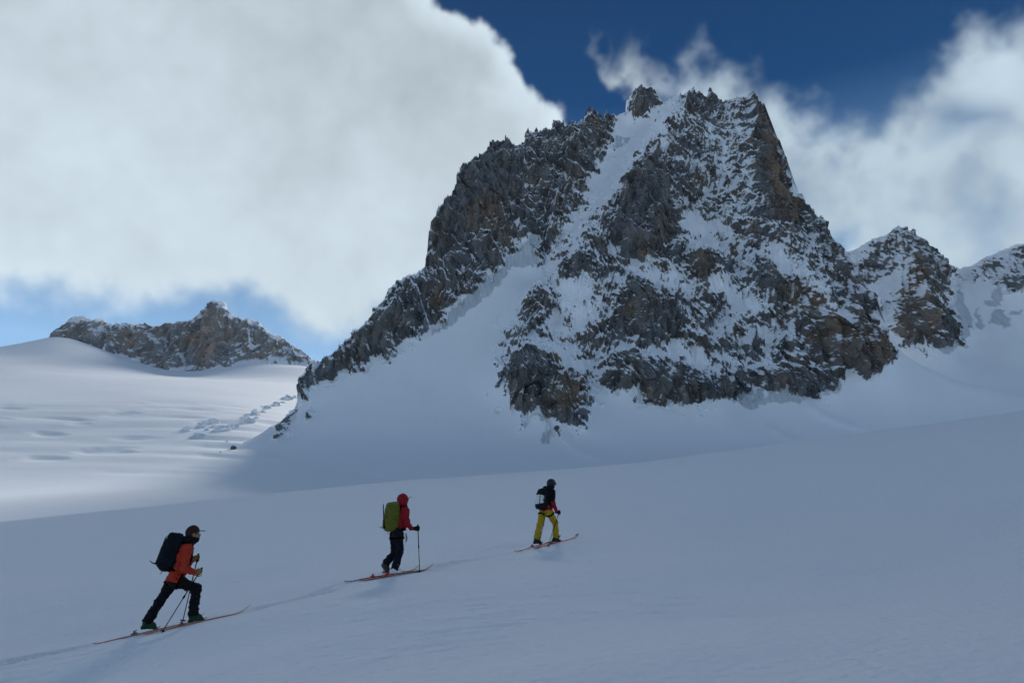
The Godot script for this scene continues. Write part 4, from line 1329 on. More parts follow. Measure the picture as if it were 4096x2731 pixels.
func make_person(t: Tourer, look: Dictionary, label: String) -> void:
	var j := t.j
	# plant the feet on the skis
	for s in ["R", "L"]:
		var top: Vector3 = j["top" + s]
		var toe: Vector3 = j["toe" + s]
		var by := top.y - toe.y
		j["toe" + s] = toe + Vector3.UP * by
		j["heel" + s] += Vector3.UP * by
		if j["heel" + s].y < j["toe" + s].y + (j["heel" + s].x - toe.x) * top.z + 0.012:
			j["heel" + s].y = j["toe" + s].y + (j["heel" + s].x - toe.x) * top.z + 0.012
		j["an" + s] += Vector3.UP * by
	var o := base("person", t.at, t.turn)
	tag(o, label, "person", "ski tourers climbing in line")
	var z := Vector3(0, 0, 1)
	var x := Vector3(1, 0, 0)
	var up := Vector3(0, 1, 0)
	var head: Vector3 = j.head
	var nod: Vector3 = (head - j.neck).normalized()
	# the body itself, one skin from crown to boots
	var body := [[head + up * 0.025, 0.088, head - up * 0.035 + x * 0.012, 0.078], [head - up * 0.07 + x * 0.045, 0.042, head - up * 0.075 + x * 0.06, 0.034], [head + x * 0.085 + up * 0.012, 0.016, head + x * 0.104 - up * 0.022, 0.017],
		[head + x * 0.075 + up * 0.03 + z * 0.03, 0.018, head + x * 0.075 + up * 0.03 - z * 0.03, 0.018], [head + x * 0.085 - up * 0.052 + z * 0.018, 0.012, head + x * 0.085 - up * 0.052 - z * 0.018, 0.012],
		[head + z * 0.085 - up * 0.005, 0.02, head + z * 0.088 - up * 0.03, 0.014], [head - z * 0.085 - up * 0.005, 0.02, head - z * 0.088 - up * 0.03, 0.014],
		[head - up * 0.05 - x * 0.015, 0.055, j.neck, 0.06], [j.neck, 0.06, j.chest, 0.09]]
	for s in [1.0, -1.0]:
		body.append_array([[j.sh + z * 0.07 * s, 0.07, j.belly + z * 0.05 * s, 0.09], [j.belly + z * 0.05 * s, 0.09, j.pelvis + z * 0.06 * s, 0.095]])
	for s in ["R", "L"]:
		body.append_array([[j["sh" + s], 0.055, j["el" + s], 0.042], [j["el" + s], 0.042, j["wr" + s], 0.03], [j["wr" + s], 0.03, j["ha" + s], 0.024],
			[j["hip" + s], 0.08, j["kn" + s], 0.055], [j["kn" + s], 0.055, j["an" + s], 0.04], [j["an" + s], 0.04, j["toe" + s] + up * 0.045 - x * 0.07, 0.03]])
	put("body", round_off(body, 0.013, 0.03), M.skin, o)
	# jacket
	var jk := [[j.shL, 0.078, j.shR, 0.078], [j.sh, 0.085, j.neck - nod * 0.03, 0.068]]
	var hem: float = look.hem
	for s in [1.0, -1.0]:
		jk.append_array([[j.sh + z * 0.075 * s - up * 0.02, 0.092, j.chest + z * 0.075 * s, 0.108], [j.chest + z * 0.075 * s, 0.108, j.belly + z * 0.06 * s, 0.108], [j.belly + z * 0.06 * s, 0.108, j.belly.lerp(j.pelvis, hem) + z * 0.072 * s, look.hem_r]])
	var sleeve := []
	for s in ["R", "L"]:
		var arm := [[j["sh" + s], 0.074, j["el" + s], 0.058]]
		var fore := [[j["el" + s], 0.058, j["wr" + s].lerp(j["el" + s], 0.12), 0.046]]
		jk.append_array(arm)
		if look.has("forearm"):
			sleeve.append([[j["el" + s].lerp(j["sh" + s], 0.12), 0.064, j["el" + s], 0.064], [j["el" + s], 0.062, j["wr" + s].lerp(j["el" + s], 0.1), 0.048]])
		else:
			jk.append_array(fore)
	put("jacket", round_off(jk, 0.013, 0.05, 0.02, 9.0, 3, [j.belly.lerp(j.pelvis, look.cut), Vector3(-0.22, -1, 0)]), look.jacket, o)
	if look.has("forearm"):
		for arm in sleeve:
			put("sleeve", round_off(arm, 0.013, 0.02, 0.012, 10.0, 4), look.forearm, o)
		put("jacket_hem", round_off([[j.belly.lerp(j.pelvis, 0.3) + z * 0.07, 0.112, j.belly.lerp(j.pelvis, 0.8) + z * 0.072, 0.135], [j.belly.lerp(j.pelvis, 0.3) - z * 0.07, 0.112, j.belly.lerp(j.pelvis, 0.8) - z * 0.072, 0.135]], 0.014, 0.05, 0.012, 8.0, 5), look.forearm, o)
	# trousers
	var tr := [[j.pelvis + z * 0.07 + up * 0.08, 0.105, j.pelvis + z * 0.075 - up * 0.02, 0.115], [j.pelvis - z * 0.07 + up * 0.08, 0.105, j.pelvis - z * 0.075 - up * 0.02, 0.115]]
	for s in ["R", "L"]:
		tr.append_array([[j["hip" + s], 0.108, j["kn" + s], 0.076], [j["kn" + s], 0.077, j["an" + s].lerp(j["kn" + s], 0.5), 0.076], [j["an" + s].lerp(j["kn" + s], 0.5), 0.076, j["an" + s].lerp(j["kn" + s], 0.1), 0.088]])
	put("trousers", round_off(tr, 0.013, 0.04, 0.02, 8.0, 6), look.trousers, o)
	if look.has("gaiter"):
		for s in ["R", "L"]:
			put("cuff_patch", round_off([[j["an" + s].lerp(j["kn" + s], 0.12) + x * 0.02, 0.085, j["an" + s].lerp(j["kn" + s], 0.32) + x * 0.032, 0.05]], 0.014, 0.02, 0.01, 9.0, 7), look.gaiter, o)
	for s in ["R", "L"]:
		put("boot", round_off(boot_items(t, s), 0.010, 0.016, 0.004, 22.0, 8), look.boot if not look.has("boot_" + s) else look["boot_" + s], o)
		put("glove", round_off(glove_items(t, s), 0.0065, 0.008), look.glove, o)
	# harness: belt, leg loops, gear
	var hn := Node3D.new()
	hn.name = "harness"
	o.add_child(hn)
	for s in ["R", "L"]:
		var ax: Vector3 = (j["kn" + s] - j["hip" + s]).normalized()
		put("leg_loop", ring_mesh(j["hip" + s] + ax * 0.07, ax, 0.122, 0.006, 0.021), look.harness, hn)
		put("riser", tube([j["hip" + s] + ax * 0.06 + x * 0.115, j.pelvis + up * 0.07 + x * 0.125], [0.012, 0.012], 6), look.harness, hn)
	for k in look.gear:
		var g: Vector3 = k[0]
		put(k[1], tube([g, g + Vector3(0.012, -0.03, 0.008), g + Vector3(0.02, -0.07, 0.0), g + Vector3(0.0, -0.085, -0.006), g + Vector3(-0.01, -0.05, 0.0), g], [0.006, 0.006, 0.006, 0.006, 0.006, 0.006], 6), M.steel, hn)
	# what the head wears
	if look.kind == "cap":
		var cap := put("cap", round_off([[head + up * 0.045 - x * 0.012, 0.104, head + up * 0.035 - x * 0.02, 0.104], [head - x * 0.045 - up * 0.02, 0.085, head - x * 0.05 + up * 0.02, 0.09]], 0.011, 0.03, 0.003, 20.0, 2), look.hat, o)
		put("brim", round_off([[head + x * 0.125 + up * 0.052, Basis(z, -0.02), Vector3(0.055, 0.001, 0.045), 0.005]], 0.006, 0.01), look.hat, cap)
		put("neck_gaiter", round_off([[head - up * 0.085 - x * 0.02, 0.088, j.neck, 0.092], [head - x * 0.045 - up * 0.03, 0.08, j.neck - x * 0.035, 0.09], [j.neck, 0.09, j.sh + up * 0.03, 0.1], [head - up * 0.085 + x * 0.045, 0.06, j.neck + x * 0.05, 0.06]], 0.012, 0.03, 0.01, 12.0, 9), M.black, o)
		put("glasses", round_off([[head + x * 0.092 + up * 0.018 + z * 0.032, Basis(), Vector3(0.004, 0.016, 0.022), 0.006], [head + x * 0.092 + up * 0.018 - z * 0.032, Basis(), Vector3(0.004, 0.016, 0.022), 0.006], [head + x * 0.09 + up * 0.026 + z * 0.06, 0.004, head + up * 0.02 + z * 0.096, 0.004]], 0.005, 0.004), M.lens, o)
	elif look.kind == "hood":
		put("hood", round_off([[head + up * 0.025 - x * 0.03, 0.112, head - up * 0.03 - x * 0.035, 0.108], [head + up * 0.05 + x * 0.0, 0.1, head - up * 0.01 - x * 0.01, 0.1], [head - up * 0.06 - x * 0.03, 0.098, j.neck, 0.088], [head - up * 0.095 + x * 0.01, 0.07, j.neck + x * 0.03, 0.075]], 0.012, 0.03, 0.010, 10.0, 9), look.hat, o)
		put("cap_brim", round_off([[head + x * 0.135 + up * 0.062, Basis(z, 0.45), Vector3(0.05, 0.001, 0.042), 0.004]], 0.006, 0.01), M.grey, o)
		put("glasses", round_off([[head + x * 0.096 + up * 0.02 + z * 0.032, Basis(), Vector3(0.005, 0.017, 0.024), 0.006], [head + x * 0.096 + up * 0.02 - z * 0.032, Basis(), Vector3(0.005, 0.017, 0.024), 0.006], [head + x * 0.092 + up * 0.026 + z * 0.055, 0.005, head + x * 0.02 + up * 0.02 + z * 0.094, 0.005]], 0.005, 0.004), M.black, o)
	else:
		var h := put("helmet", round_off([[head + up * 0.045 - x * 0.01, 0.118, head + up * 0.04 + x * 0.012, 0.115], [head - x * 0.05 + up * 0.0, 0.1, head - x * 0.04 + up * 0.03, 0.1], [head + z * 0.075 - up * 0.03, 0.045, head + z * 0.07, 0.06], [head - z * 0.075 - up * 0.03, 0.045, head - z * 0.07, 0.06]], 0.012, 0.03), look.hat, o)
		put("visor", round_off([[head + x * 0.125 + up * 0.03, Basis(z, -0.3), Vector3(0.012, 0.002, 0.07), 0.005]], 0.006, 0.01), look.hat, h)
		put("neck_gaiter", round_off([[head - up * 0.06 - x * 0.01, 0.094, j.neck, 0.092], [head - up * 0.075 + x * 0.045, 0.055, j.neck + x * 0.03, 0.06], [j.neck, 0.09, j.sh + up * 0.02, 0.1]], 0.012, 0.03, 0.008, 12.0, 9), M.black, o)
		put("lowered_hood", round_off([[j.neck - x * 0.11 + up * 0.02 + z * 0.06, 0.075, j.neck - x * 0.11 + up * 0.02 - z * 0.06, 0.075], [j.neck - x * 0.02 + z * 0.09, 0.06, j.neck - x * 0.1 + z * 0.07, 0.07], [j.neck - x * 0.02 - z * 0.09, 0.06, j.neck - x * 0.1 - z * 0.07, 0.07]], 0.012, 0.04, 0.012, 10.0, 9), M.black, o)
		put("goggles", round_off([[head + x * 0.1 + up * 0.015, Basis(), Vector3(0.012, 0.028, 0.065), 0.01]], 0.007, 0.01), M.black, o)


func make_backpack(t: Tourer, look: Dictionary, label: String) -> void:
	var j := t.j
	var a: Vector3 = j.packTop
	var b: Vector3 = j.packBot
	var up := (a - b).normalized()
	var tall := (a - b).length()
	var fwd := up.cross(Vector3(0, 0, 1)).normalized()
	var z := Vector3(0, 0, 1)
	var basis := Basis(fwd, up, z)
	var o := hang(t, "backpack", b)
	tag(o, label, "backpack", "backpacks on the ski tourers")
	var c := a.lerp(b, 0.5) - b
	var half := tall * 0.5
	put("bag", round_off([[c - up * half * 0.18, basis, Vector3(0.05, half * 0.56, 0.06), 0.092], [c - up * half * 0.55 - fwd * 0.012, basis, Vector3(0.05, half * 0.2, 0.058), 0.096], [c + up * half * 0.45, basis, Vector3(0.048, half * 0.3, 0.055), 0.085]], 0.012, 0.06, 0.016, 9.0, 31), look.cloth, o)
	var lid := put("lid", round_off([[c + up * (half * 0.86) + fwd * 0.0, basis * Basis(z, look.lid_tilt), Vector3(0.06, 0.008, 0.06), 0.064]], 0.012, 0.03, 0.012, 10.0, 32), look.lid, o)
	put("lid_seam", tube([c + up * half * 0.74 - fwd * 0.13 + z * 0.07, c + up * half * 0.76 - fwd * 0.10 + z * 0.125, c + up * half * 0.78 + fwd * 0.06 + z * 0.135], [0.005, 0.005, 0.005], 6), look.strap, lid)
	put("front_pocket", round_off([[c - up * half * 0.3 - fwd * 0.14, basis, Vector3(0.012, half * 0.42, 0.062), 0.024]], 0.011, 0.02, 0.010, 12.0, 33), look.cloth, o)
	for s in [1.0, -1.0]:
		put("compression_strap", tube([c - fwd * 0.12 + z * 0.075 * s + up * half * 0.25, c - fwd * 0.07 + z * 0.142 * s + up * half * 0.25, c + fwd * 0.07 + z * 0.146 * s + up * half * 0.25], [0.009, 0.009, 0.009], 6, 0.4, up), look.trim, o)
		put("compression_strap", tube([c - fwd * 0.13 + z * 0.075 * s - up * half * 0.5, c - fwd * 0.07 + z * 0.149 * s - up * half * 0.5, c + fwd * 0.07 + z * 0.152 * s - up * half * 0.5], [0.009, 0.009, 0.009], 6, 0.4, up), look.trim, o)
		put("strap_end", tube([c + fwd * 0.05 + z * 0.152 * s - up * half * 0.5, c + fwd * 0.055 + z * 0.158 * s - up * half * 0.75, c + fwd * 0.06 + z * 0.155 * s - up * half * 1.05], [0.007, 0.007, 0.006], 6, 0.4), look.trim, o)
		# over the shoulder and under the arm
		var sh: Vector3 = j.sh - b
		var ch: Vector3 = j.chest - b
		var be: Vector3 = j.belly - b
		put("shoulder_strap", tube([c + up * half * 0.6 + fwd * 0.10 + z * 0.075 * s, sh + Vector3(-0.05, 0.085, 0.10 * s), sh + Vector3(0.05, 0.08, 0.11 * s), sh + Vector3(0.11, 0.0, 0.115 * s), ch + Vector3(0.122, -0.02, 0.11 * s), ch + Vector3(0.10, -0.14, 0.135 * s), ch + Vector3(0.0, -0.22, 0.185 * s), c - up * half * 0.6 + fwd * 0.08 + z * 0.13 * s], [0.02, 0.026, 0.026, 0.026, 0.022, 0.014, 0.012, 0.012], 8, 0.45, z), look.strap, o)
		put("hip_belt", tube([c - up * half * 0.8 + fwd * 0.07 + z * 0.12 * s, be + Vector3(-0.03, -0.05, 0.18 * s), be + Vector3(0.07, -0.055, 0.15 * s), be + Vector3(0.125, -0.06, 0.06 * s), be + Vector3(0.13, -0.06, 0.0)], [0.03, 0.036, 0.03, 0.02, 0.014], 8, 0.3, up), look.strap, o)
	put("sternum_strap", tube([j.chest - b + Vector3(0.125, 0.0, 0.11), j.chest - b + Vector3(0.14, 0.0, 0.0), j.chest - b + Vector3(0.125, 0.0, -0.11)], [0.01, 0.01, 0.01], 6, 0.5, up), look.strap, o)
	put("haul_loop", tube([c + up * half * 0.95 + fwd * 0.09 + z * 0.03, c + up * (half + 0.03) + fwd * 0.10, c + up * half * 0.95 + fwd * 0.09 - z * 0.03], [0.006, 0.007, 0.006], 6), look.strap, o)
	put("tail_strap", tube([c - up * half * 0.92 - fwd * 0.05, c - up * (half + 0.07) - fwd * 0.055, c - up * (half + 0.10) - fwd * 0.07], [0.007, 0.007, 0.006], 6), look.strap, o)
	if look.has("panel"):
		put("panel", round_off([[c - up * half * 0.18 - fwd * 0.168, basis, Vector3(0.008, half * 0.42, 0.055), 0.022], [c - up * half * 0.15 - fwd * 0.10 + z * 0.125, basis, Vector3(0.05, half * 0.36, 0.006), 0.024]], 0.010, 0.02, 0.012, 14.0, 35), look.panel, o)


func make_axe(t: Tourer, shaft: Material, label: String) -> void:
	var h: Vector3 = t.j.axeHead
	var top: Vector3 = t.j.axeTop
	var o := hang(t, "ice_axe", h)
	tag(o, label, "ice axe", "ice axes carried on the packs")
	var a := top - h
	put("shaft", tube([a * 0.0, a * 0.97], [0.013, 0.012], 8, 0.7), shaft, o)
	put("spike", tube([a * 0.97, a * 1.06], [0.012, 0.002], 8, 0.7), M.steel, o)
	var n := a.normalized()
	var s := n.cross(Vector3(0, 0, 1)).normalized()
	put("head", tube([s * 0.07 - n * 0.002, s * 0.0 - n * 0.008, -s * 0.06 - n * 0.004, -s * 0.12 + n * 0.025], [0.018, 0.012, 0.010, 0.002], 8, 0.4), M.steel, o)
	put("keeper", tube([Vector3(0, 0, 0.0), Vector3(0.05, 0.01, 0.015), Vector3(0.11, 0.02, 0.01)], [0.006, 0.006, 0.006], 6), M.black, o)


func build_things() -> void:
	M.skin = cloth(Color(0.27, 0.145, 0.095), 0.6, 0.0)
	M.black = cloth(Color(0.006, 0.0065, 0.008), 0.9, 0.03)
	M.grey = cloth(Color(0.16, 0.17, 0.18))
	M.steel = metal(Color(0.35, 0.36, 0.37))
	M.binding = metal(Color(0.12, 0.12, 0.13), 0.45)
	M.lens = metal(Color(0.62, 0.66, 0.72), 0.12)
	var white := cloth(Color(0.66, 0.66, 0.66), 0.6, 0.0)
	var orange_red := cloth(Color(0.40, 0.036, 0.018))
	var crimson := cloth(Color(0.27, 0.012, 0.018))
	var navy := cloth(Color(0.006, 0.008, 0.013), 0.9, 0.04)
	var olive := cloth(Color(0.115, 0.12, 0.016))
	var yellow := cloth(Color(0.37, 0.245, 0.014))
	var tan_leather := cloth(Color(0.26, 0.155, 0.045), 0.75, 0.0)
	var harness_orange := cloth(Color(0.34, 0.10, 0.035))
	var lime := cloth(Color(0.42, 0.44, 0.03))
	var ski_red := cloth(Color(0.55, 0.045, 0.03), 0.4, 0.0)
	var ski_salmon := cloth(Color(0.55, 0.17, 0.11), 0.4, 0.0)
	var ski_dark := cloth(Color(0.10, 0.10, 0.105), 0.4, 0.0)
	var green := cloth(Color(0.006, 0.042, 0.018), 0.45, 0.0)
	var origins := [Vector3(-5.71, 0.611, -14.3), Vector3(-2.584, 1.402, -18.2), Vector3(0.926, 2.169, -23)]
	var turns := [0.3142, 0.5236, 0.6981]
	var poses := [
		{"head": Vector3(0.179, 1.496, 0), "neck": Vector3(0.101, 1.347, 0), "sh": Vector3(0.082, 1.259, 0), "chest": Vector3(0.062, 1.124, 0), "belly": Vector3(-0.002, 0.886, 0), "pelvis": Vector3(-0.039, 0.726, 0), "shR": Vector3(0.117, 1.233, 0.17), "elR": Vector3(0.107, 0.916, 0.3), "wrR": Vector3(0.287, 0.843, 0.19), "haR": Vector3(0.34, 0.852, 0.17), "shL": Vector3(0.104, 1.254, -0.16), "elL": Vector3(0.1, 0.977, -0.32), "wrL": Vector3(0.211, 1.079, -0.19), "haL": Vector3(0.268, 1.093, -0.17), "hipR": Vector3(-0.027, 0.719, 0.09), "knR": Vector3(0.321, 0.586, 0.11), "anR": Vector3(0.304, 0.181, 0.12), "heelR": Vector3(0.246, 0.083, 0.12), "toeR": Vector3(0.479, 0.121, 0.12), "hipL": Vector3(-0.081, 0.705, -0.09), "knL": Vector3(-0.257, 0.371, -0.1), "anL": Vector3(-0.423, 0.074, -0.12), "heelL": Vector3(-0.502, -0.015, -0.12), "toeL": Vector3(-0.254, -0.021, -0.12), "gripR": Vector3(0.368, 0.91, 0.17), "tipR": Vector3(-0.148, -0.088, 0.38), "gripL": Vector3(0.279, 1.142, -0.17), "tipL": Vector3(0.118, 0.053, -0.42), "packTop": Vector3(-0.098, 1.477, 0), "packBot": Vector3(-0.205, 0.905, 0), "packBack": Vector3(-0.33, 1.186, 0), "axeHead": Vector3(-0.375, 1, 0.03), "axeTop": Vector3(-0.259, 1.432, 0.03)},
		{"head": Vector3(0.17, 1.575, 0), "neck": Vector3(0.166, 1.435, 0), "sh": Vector3(0.157, 1.362, 0), "chest": Vector3(0.146, 1.237, 0), "belly": Vector3(0.104, 0.989, 0), "pelvis": Vector3(0.035, 0.837, 0), "shR": Vector3(0.172, 1.324, 0.16), "elR": Vector3(0.168, 1.049, 0.27), "wrR": Vector3(0.35, 0.958, 0.13), "haR": Vector3(0.468, 0.976, 0.11), "shL": Vector3(0.136, 1.34, -0.16), "elL": Vector3(0.094, 1.087, -0.27), "wrL": Vector3(0.169, 0.941, -0.24), "haL": Vector3(0.186, 0.897, -0.23), "hipR": Vector3(0.055, 0.813, 0.09), "knR": Vector3(0.088, 0.471, 0.1), "anR": Vector3(-0.018, 0.113, 0.11), "heelR": Vector3(-0.069, 0.047, 0.11), "toeR": Vector3(0.137, 0.049, 0.11), "hipL": Vector3(0.033, 0.818, -0.09), "knL": Vector3(0.046, 0.431, -0.1), "anL": Vector3(-0.156, 0.225, -0.11), "heelL": Vector3(-0.226, 0.203, -0.11), "toeL": Vector3(-0.094, 0.032, -0.11), "gripR": Vector3(0.495, 1.023, 0.11), "tipR": Vector3(0.527, 0.027, 0.22), "gripL": Vector3(0.193, 0.941, -0.23), "tipL": Vector3(-0.104, 0.097, -0.38), "packTop": Vector3(-0.071, 1.493, 0), "packBot": Vector3(-0.102, 0.927, 0), "packBack": Vector3(-0.271, 1.197, 0), "axeHead": Vector3(-0.281, 0.972, 0.06), "axeTop": Vector3(-0.325, 1.454, 0.06)},
		{"head": Vector3(0.259, 1.674, 0), "neck": Vector3(0.19, 1.528, 0), "sh": Vector3(0.157, 1.465, 0), "chest": Vector3(0.134, 1.335, 0), "belly": Vector3(0.089, 1.091, 0), "pelvis": Vector3(0.045, 0.925, 0), "shR": Vector3(0.135, 1.43, 0.17), "elR": Vector3(0.105, 1.109, 0.23), "wrR": Vector3(0.274, 0.887, 0.2), "haR": Vector3(0.344, 0.853, 0.18), "shL": Vector3(0.177, 1.455, -0.17), "elL": Vector3(0.17, 1.155, -0.26), "wrL": Vector3(0.287, 0.95, -0.3), "haL": Vector3(0.308, 0.92, -0.3), "hipR": Vector3(0.066, 0.883, 0.1), "knR": Vector3(0.274, 0.592, 0.12), "anR": Vector3(0.284, 0.222, 0.13), "heelR": Vector3(0.148, 0.117, 0.13), "toeR": Vector3(0.422, 0.147, 0.13), "hipL": Vector3(0.012, 0.891, -0.1), "knL": Vector3(-0.118, 0.5, -0.11), "anL": Vector3(-0.218, 0.123, -0.12), "heelL": Vector3(-0.326, -0.003, -0.12), "toeL": Vector3(-0.044, 0.006, -0.12), "gripR": Vector3(0.392, 0.93, 0.18), "tipR": Vector3(-0.189, -0.027, 0.3), "gripL": Vector3(0.34, 0.967, -0.3), "tipL": Vector3(0.135, 0.122, -0.42), "packTop": Vector3(-0.06, 1.506, 0), "packBot": Vector3(-0.129, 0.992, 0), "packBack": Vector3(-0.319, 1.236, 0), "axeHead": Vector3(-1.102, 1.902, 0), "axeTop": Vector3(-1.102, 1.902, 0)}]
	var who := ["orange jacket", "crimson hood", "yellow trousers"]
	var looks := [
		{"kind": "cap", "hat": cloth(Color(0.035, 0.016, 0.014)), "jacket": orange_red, "hem": 1.5, "hem_r": 0.165, "cut": 1.22, "trousers": M.black, "boot": green, "glove": tan_leather, "harness": harness_orange,
			"gear": [[Vector3(0.15, 0.70, 0.16), "carabiner"], [Vector3(0.18, 0.68, 0.17), "carabiner"], [Vector3(0.13, 0.67, 0.18), "carabiner"], [Vector3(0.16, 0.63, 0.18), "carabiner"]]},
		{"kind": "hood", "hat": crimson, "jacket": crimson, "hem": 0.7, "hem_r": 0.125, "cut": 0.35, "trousers": navy, "boot": cloth(Color(0.05, 0.045, 0.04), 0.5, 0.0), "boot_R": white, "glove": M.black, "harness": harness_orange,
			"gear": [[Vector3(0.20, 0.86, 0.14), "carabiner"], [Vector3(0.22, 0.82, 0.13), "carabiner"], [Vector3(0.23, 0.78, 0.12), "carabiner"], [Vector3(0.21, 0.74, 0.13), "carabiner"]]},
		{"kind": "helmet", "hat": cloth(Color(0.022, 0.024, 0.026), 0.35, 0.0), "jacket": M.black, "forearm": crimson, "hem": 0.2, "hem_r": 0.115, "cut": 0.6, "trousers": yellow, "gaiter": M.black, "boot": cloth(Color(0.02, 0.02, 0.022), 0.5, 0.0), "glove": M.black, "harness": cloth(Color(0.09, 0.055, 0.03)),
			"gear": [[Vector3(0.14, 0.90, 0.16), "carabiner"], [Vector3(-0.12, 0.88, 0.10), "carabiner"], [Vector3(-0.14, 0.85, 0.06), "carabiner"]]}]
	var ski_looks := [
		{"edge": cloth(Color(0.42, 0.20, 0.15), 0.4, 0.0), "top": ski_salmon, "pale": white, "heel": M.binding, "print": [[-0.6, -0.3, 0.8], [0.15, 0.6, 0.55]]},
		{"edge": cloth(Color(0.22, 0.03, 0.03), 0.4, 0.0), "top": white, "pale": ski_red, "heel": ski_red, "print": [[-0.55, -0.3, 0.7], [0.2, 0.6, 0.6]]},
		{"edge": ski_red, "top": ski_dark, "pale": white, "heel": M.binding, "print": [[0.62, 0.78, 0.6]]}]
	var silver := metal(Color(0.6, 0.6, 0.6), 0.4)
	var carbon := cloth(Color(0.02, 0.022, 0.025), 0.4, 0.0)
	var pole_looks := [
		{"low": carbon, "high": silver, "clamp": M.black, "grip": M.black, "basket": M.black},
		{"low": carbon, "high": silver, "clamp": ski_red, "grip": ski_red, "basket": M.grey},
		{"low": carbon, "high": carbon, "clamp": M.grey, "grip": M.black, "basket": cloth(Color(0.6, 0.07, 0.03), 0.5, 0.0)}]
	var people := ["person in orange jacket and dark cap striding uphill, leaning on poles", "person in crimson hooded jacket and dark trousers, one heel raised", "person in dark helmet and bright yellow trousers leading the climb"]
	var packs := ["plain black backpack on the person in orange jacket", "olive green backpack with lid and lime straps", "black backpack with a white panel above yellow trousers"]
	var pack_looks := [
		{"cloth": navy, "lid": navy, "strap": M.black, "trim": M.black, "lid_tilt": 0.12},
		{"cloth": olive, "lid": cloth(Color(0.15, 0.15, 0.035)), "strap": M.black, "trim": lime, "lid_tilt": 0.15},
		{"cloth": cloth(Color(0.009, 0.010, 0.012)), "lid": M.black, "strap": M.black, "trim": M.grey, "lid_tilt": 0.3, "panel": white}]
	for i in 3:
		var t := Tourer.new()
		t.j = poses[i]
		t.at = origins[i]
		t.turn = turns[i]
		t.at.y = ground(t.at) + 0.03
		for s in ["R", "L"]:
			make_ski(t, s, ski_looks[i], ("%s ski under the person in %s" % [["salmon and white", "white and red", "red-edged dark"][i], who[i]]) + (", on the forward foot" if (s == "R") else ", on the trailing foot"))
		make_person(t, looks[i], people[i])
		for s in ["R", "L"]:
			make_pole(t, s, pole_looks[i], ("ski pole in the right hand of the person in " if s == "R" else "ski pole in the left hand of the person in ") + who[i])
		make_backpack(t, pack_looks[i], packs[i])
		if i == 0:
			make_axe(t, cloth(Color(0.5, 0.08, 0.03), 0.4, 0.0), "ice axe with orange shaft strapped to the plain black backpack")
		elif i == 1:
			make_axe(t, metal(Color(0.30, 0.33, 0.36), 0.4), "ice axe with grey metal shaft strapped to the olive backpack")


# ------------------------------------------------------------------ ice blocks and loose rocks
# an angular lump: a ball pushed flat against a few random planes, then roughened
func crag(size: Vector3, sd: int, rough := 0.12, cuts := 9) -> ArrayMesh:
	var rng := RandomNumberGenerator.new()
	rng.seed = sd
	var planes := []
	for k in cuts:
		var n := Vector3(rng.randfn(), rng.randfn() * 0.8, rng.randfn()).normalized()
		planes.append([n, rng.randf_range(0.5, 0.85)])
	var sp := SphereMesh.new()
	sp.radius = 1.0
	sp.height = 2.0
	sp.radial_segments = 22
	sp.rings = 12
	var arr := sp.get_mesh_arrays()
	var vs: PackedVector3Array = arr[Mesh.ARRAY_VERTEX]
	var nn := noise(sd, 1.6, FastNoiseLite.TYPE_SIMPLEX, 3)
	for i in vs.size():
		var v := vs[i]
		for p in planes:
			var over: float = v.dot(p[0]) - p[1]
			if over > 0.0:
				v -= p[0] * over
		vs[i] = (v + vs[i] * rough * nn.get_noise_3dv(vs[i])) * size
	var out := []
	out.resize(Mesh.ARRAY_MAX)
	out[Mesh.ARRAY_VERTEX] = vs
	out[Mesh.ARRAY_INDEX] = arr[Mesh.ARRAY_INDEX]
	var m := ArrayMesh.new()
	m.add_surface_from_arrays(Mesh.PRIMITIVE_TRIANGLES, out)
	return m


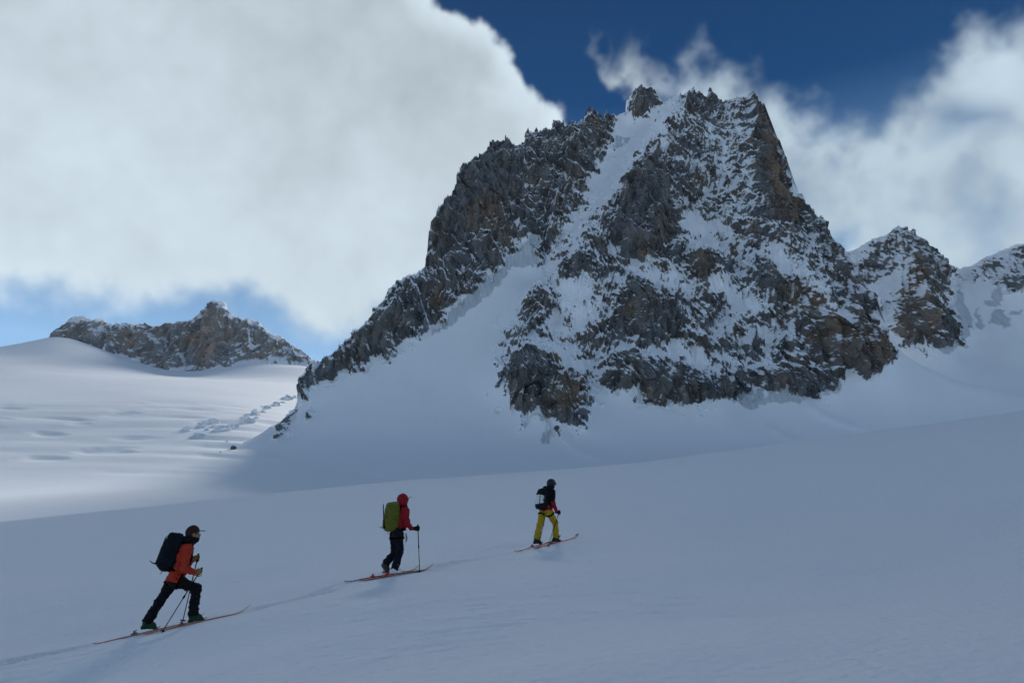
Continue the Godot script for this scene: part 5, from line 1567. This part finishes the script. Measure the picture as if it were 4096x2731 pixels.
func build_small() -> void:
	var rng := RandomNumberGenerator.new()
	rng.seed = 77
	var ice := cloth(Color(0.62, 0.70, 0.74), 0.5, 0.0)
	var crust := cloth(Color(0.85, 0.87, 0.89), 0.9, 0.0)
	var stone := cloth(Color(0.115, 0.115, 0.115), 0.9, 0.0)
	# the broken edge of the glacier below the foot of the granite face
	var line := PackedVector2Array([Vector2(-347.3, 852), Vector2(-335, 868), Vector2(-308.3, 836), Vector2(-306.4, 868), Vector2(-310.3, 920), Vector2(-327.7, 1036), Vector2(-354.2, 1200), Vector2(-403.3, 1472)])
	var o := base("icefall", Vector3(line[0].x, slope_at(line[0].x, line[0].y), -line[0].y))
	tag(o, "jumbled band of blue-white ice blocks between glacier and granite face", "icefall")
	for i in line.size() - 1:
		var n := 8
		for k in n:
			var p := line[i].lerp(line[i + 1], (k + rng.randf() * 0.8) / n) + Vector2(rng.randf_range(-6, 6), rng.randf_range(-40, 40))
			var s := line[i].y * rng.randf_range(0.002, 0.0072)
			var y := slope_at(p.x, p.y)
			var b := put("serac", crag(Vector3(s * rng.randf_range(0.8, 1.5), s * rng.randf_range(0.7, 1.1), s), 900 + i * 31 + k, 0.2, 11), ice if rng.randf() < 0.35 else crust, o)
			b.position = Vector3(p.x, y - s * 0.25, -p.y) - o.position
			b.rotation = Vector3(rng.randf_range(-0.3, 0.3), rng.randf() * TAU, rng.randf_range(-0.3, 0.3))
	var rocks := [Vector3(-260.1, 106.8, 748), Vector3(-263.2, 99.5, 724), Vector3(41.7, 125.1, 740), Vector3(-278.2, 117.2, 780)]
	var names := ["biggest of the dark rocks in the snow below the jumbled ice blocks", "smallest dark rock in the snow below the jumbled ice blocks", "lone dark rock in the snow under the toe of the granite face", "mid-sized dark rock right under the jumbled ice blocks"]
	for i in rocks.size():
		var r: Vector3 = rocks[i]
		var s: float = [3.6, 2.0, 3.2, 2.4][i]
		var q := put("rock", crag(Vector3(s, s * 0.7, s * 0.9), 1200 + i, 0.35, 12), stone)
		q.position = Vector3(r.x, r.y, -r.z)
		tag(q, names[i], "rock", "loose rocks in the snow")
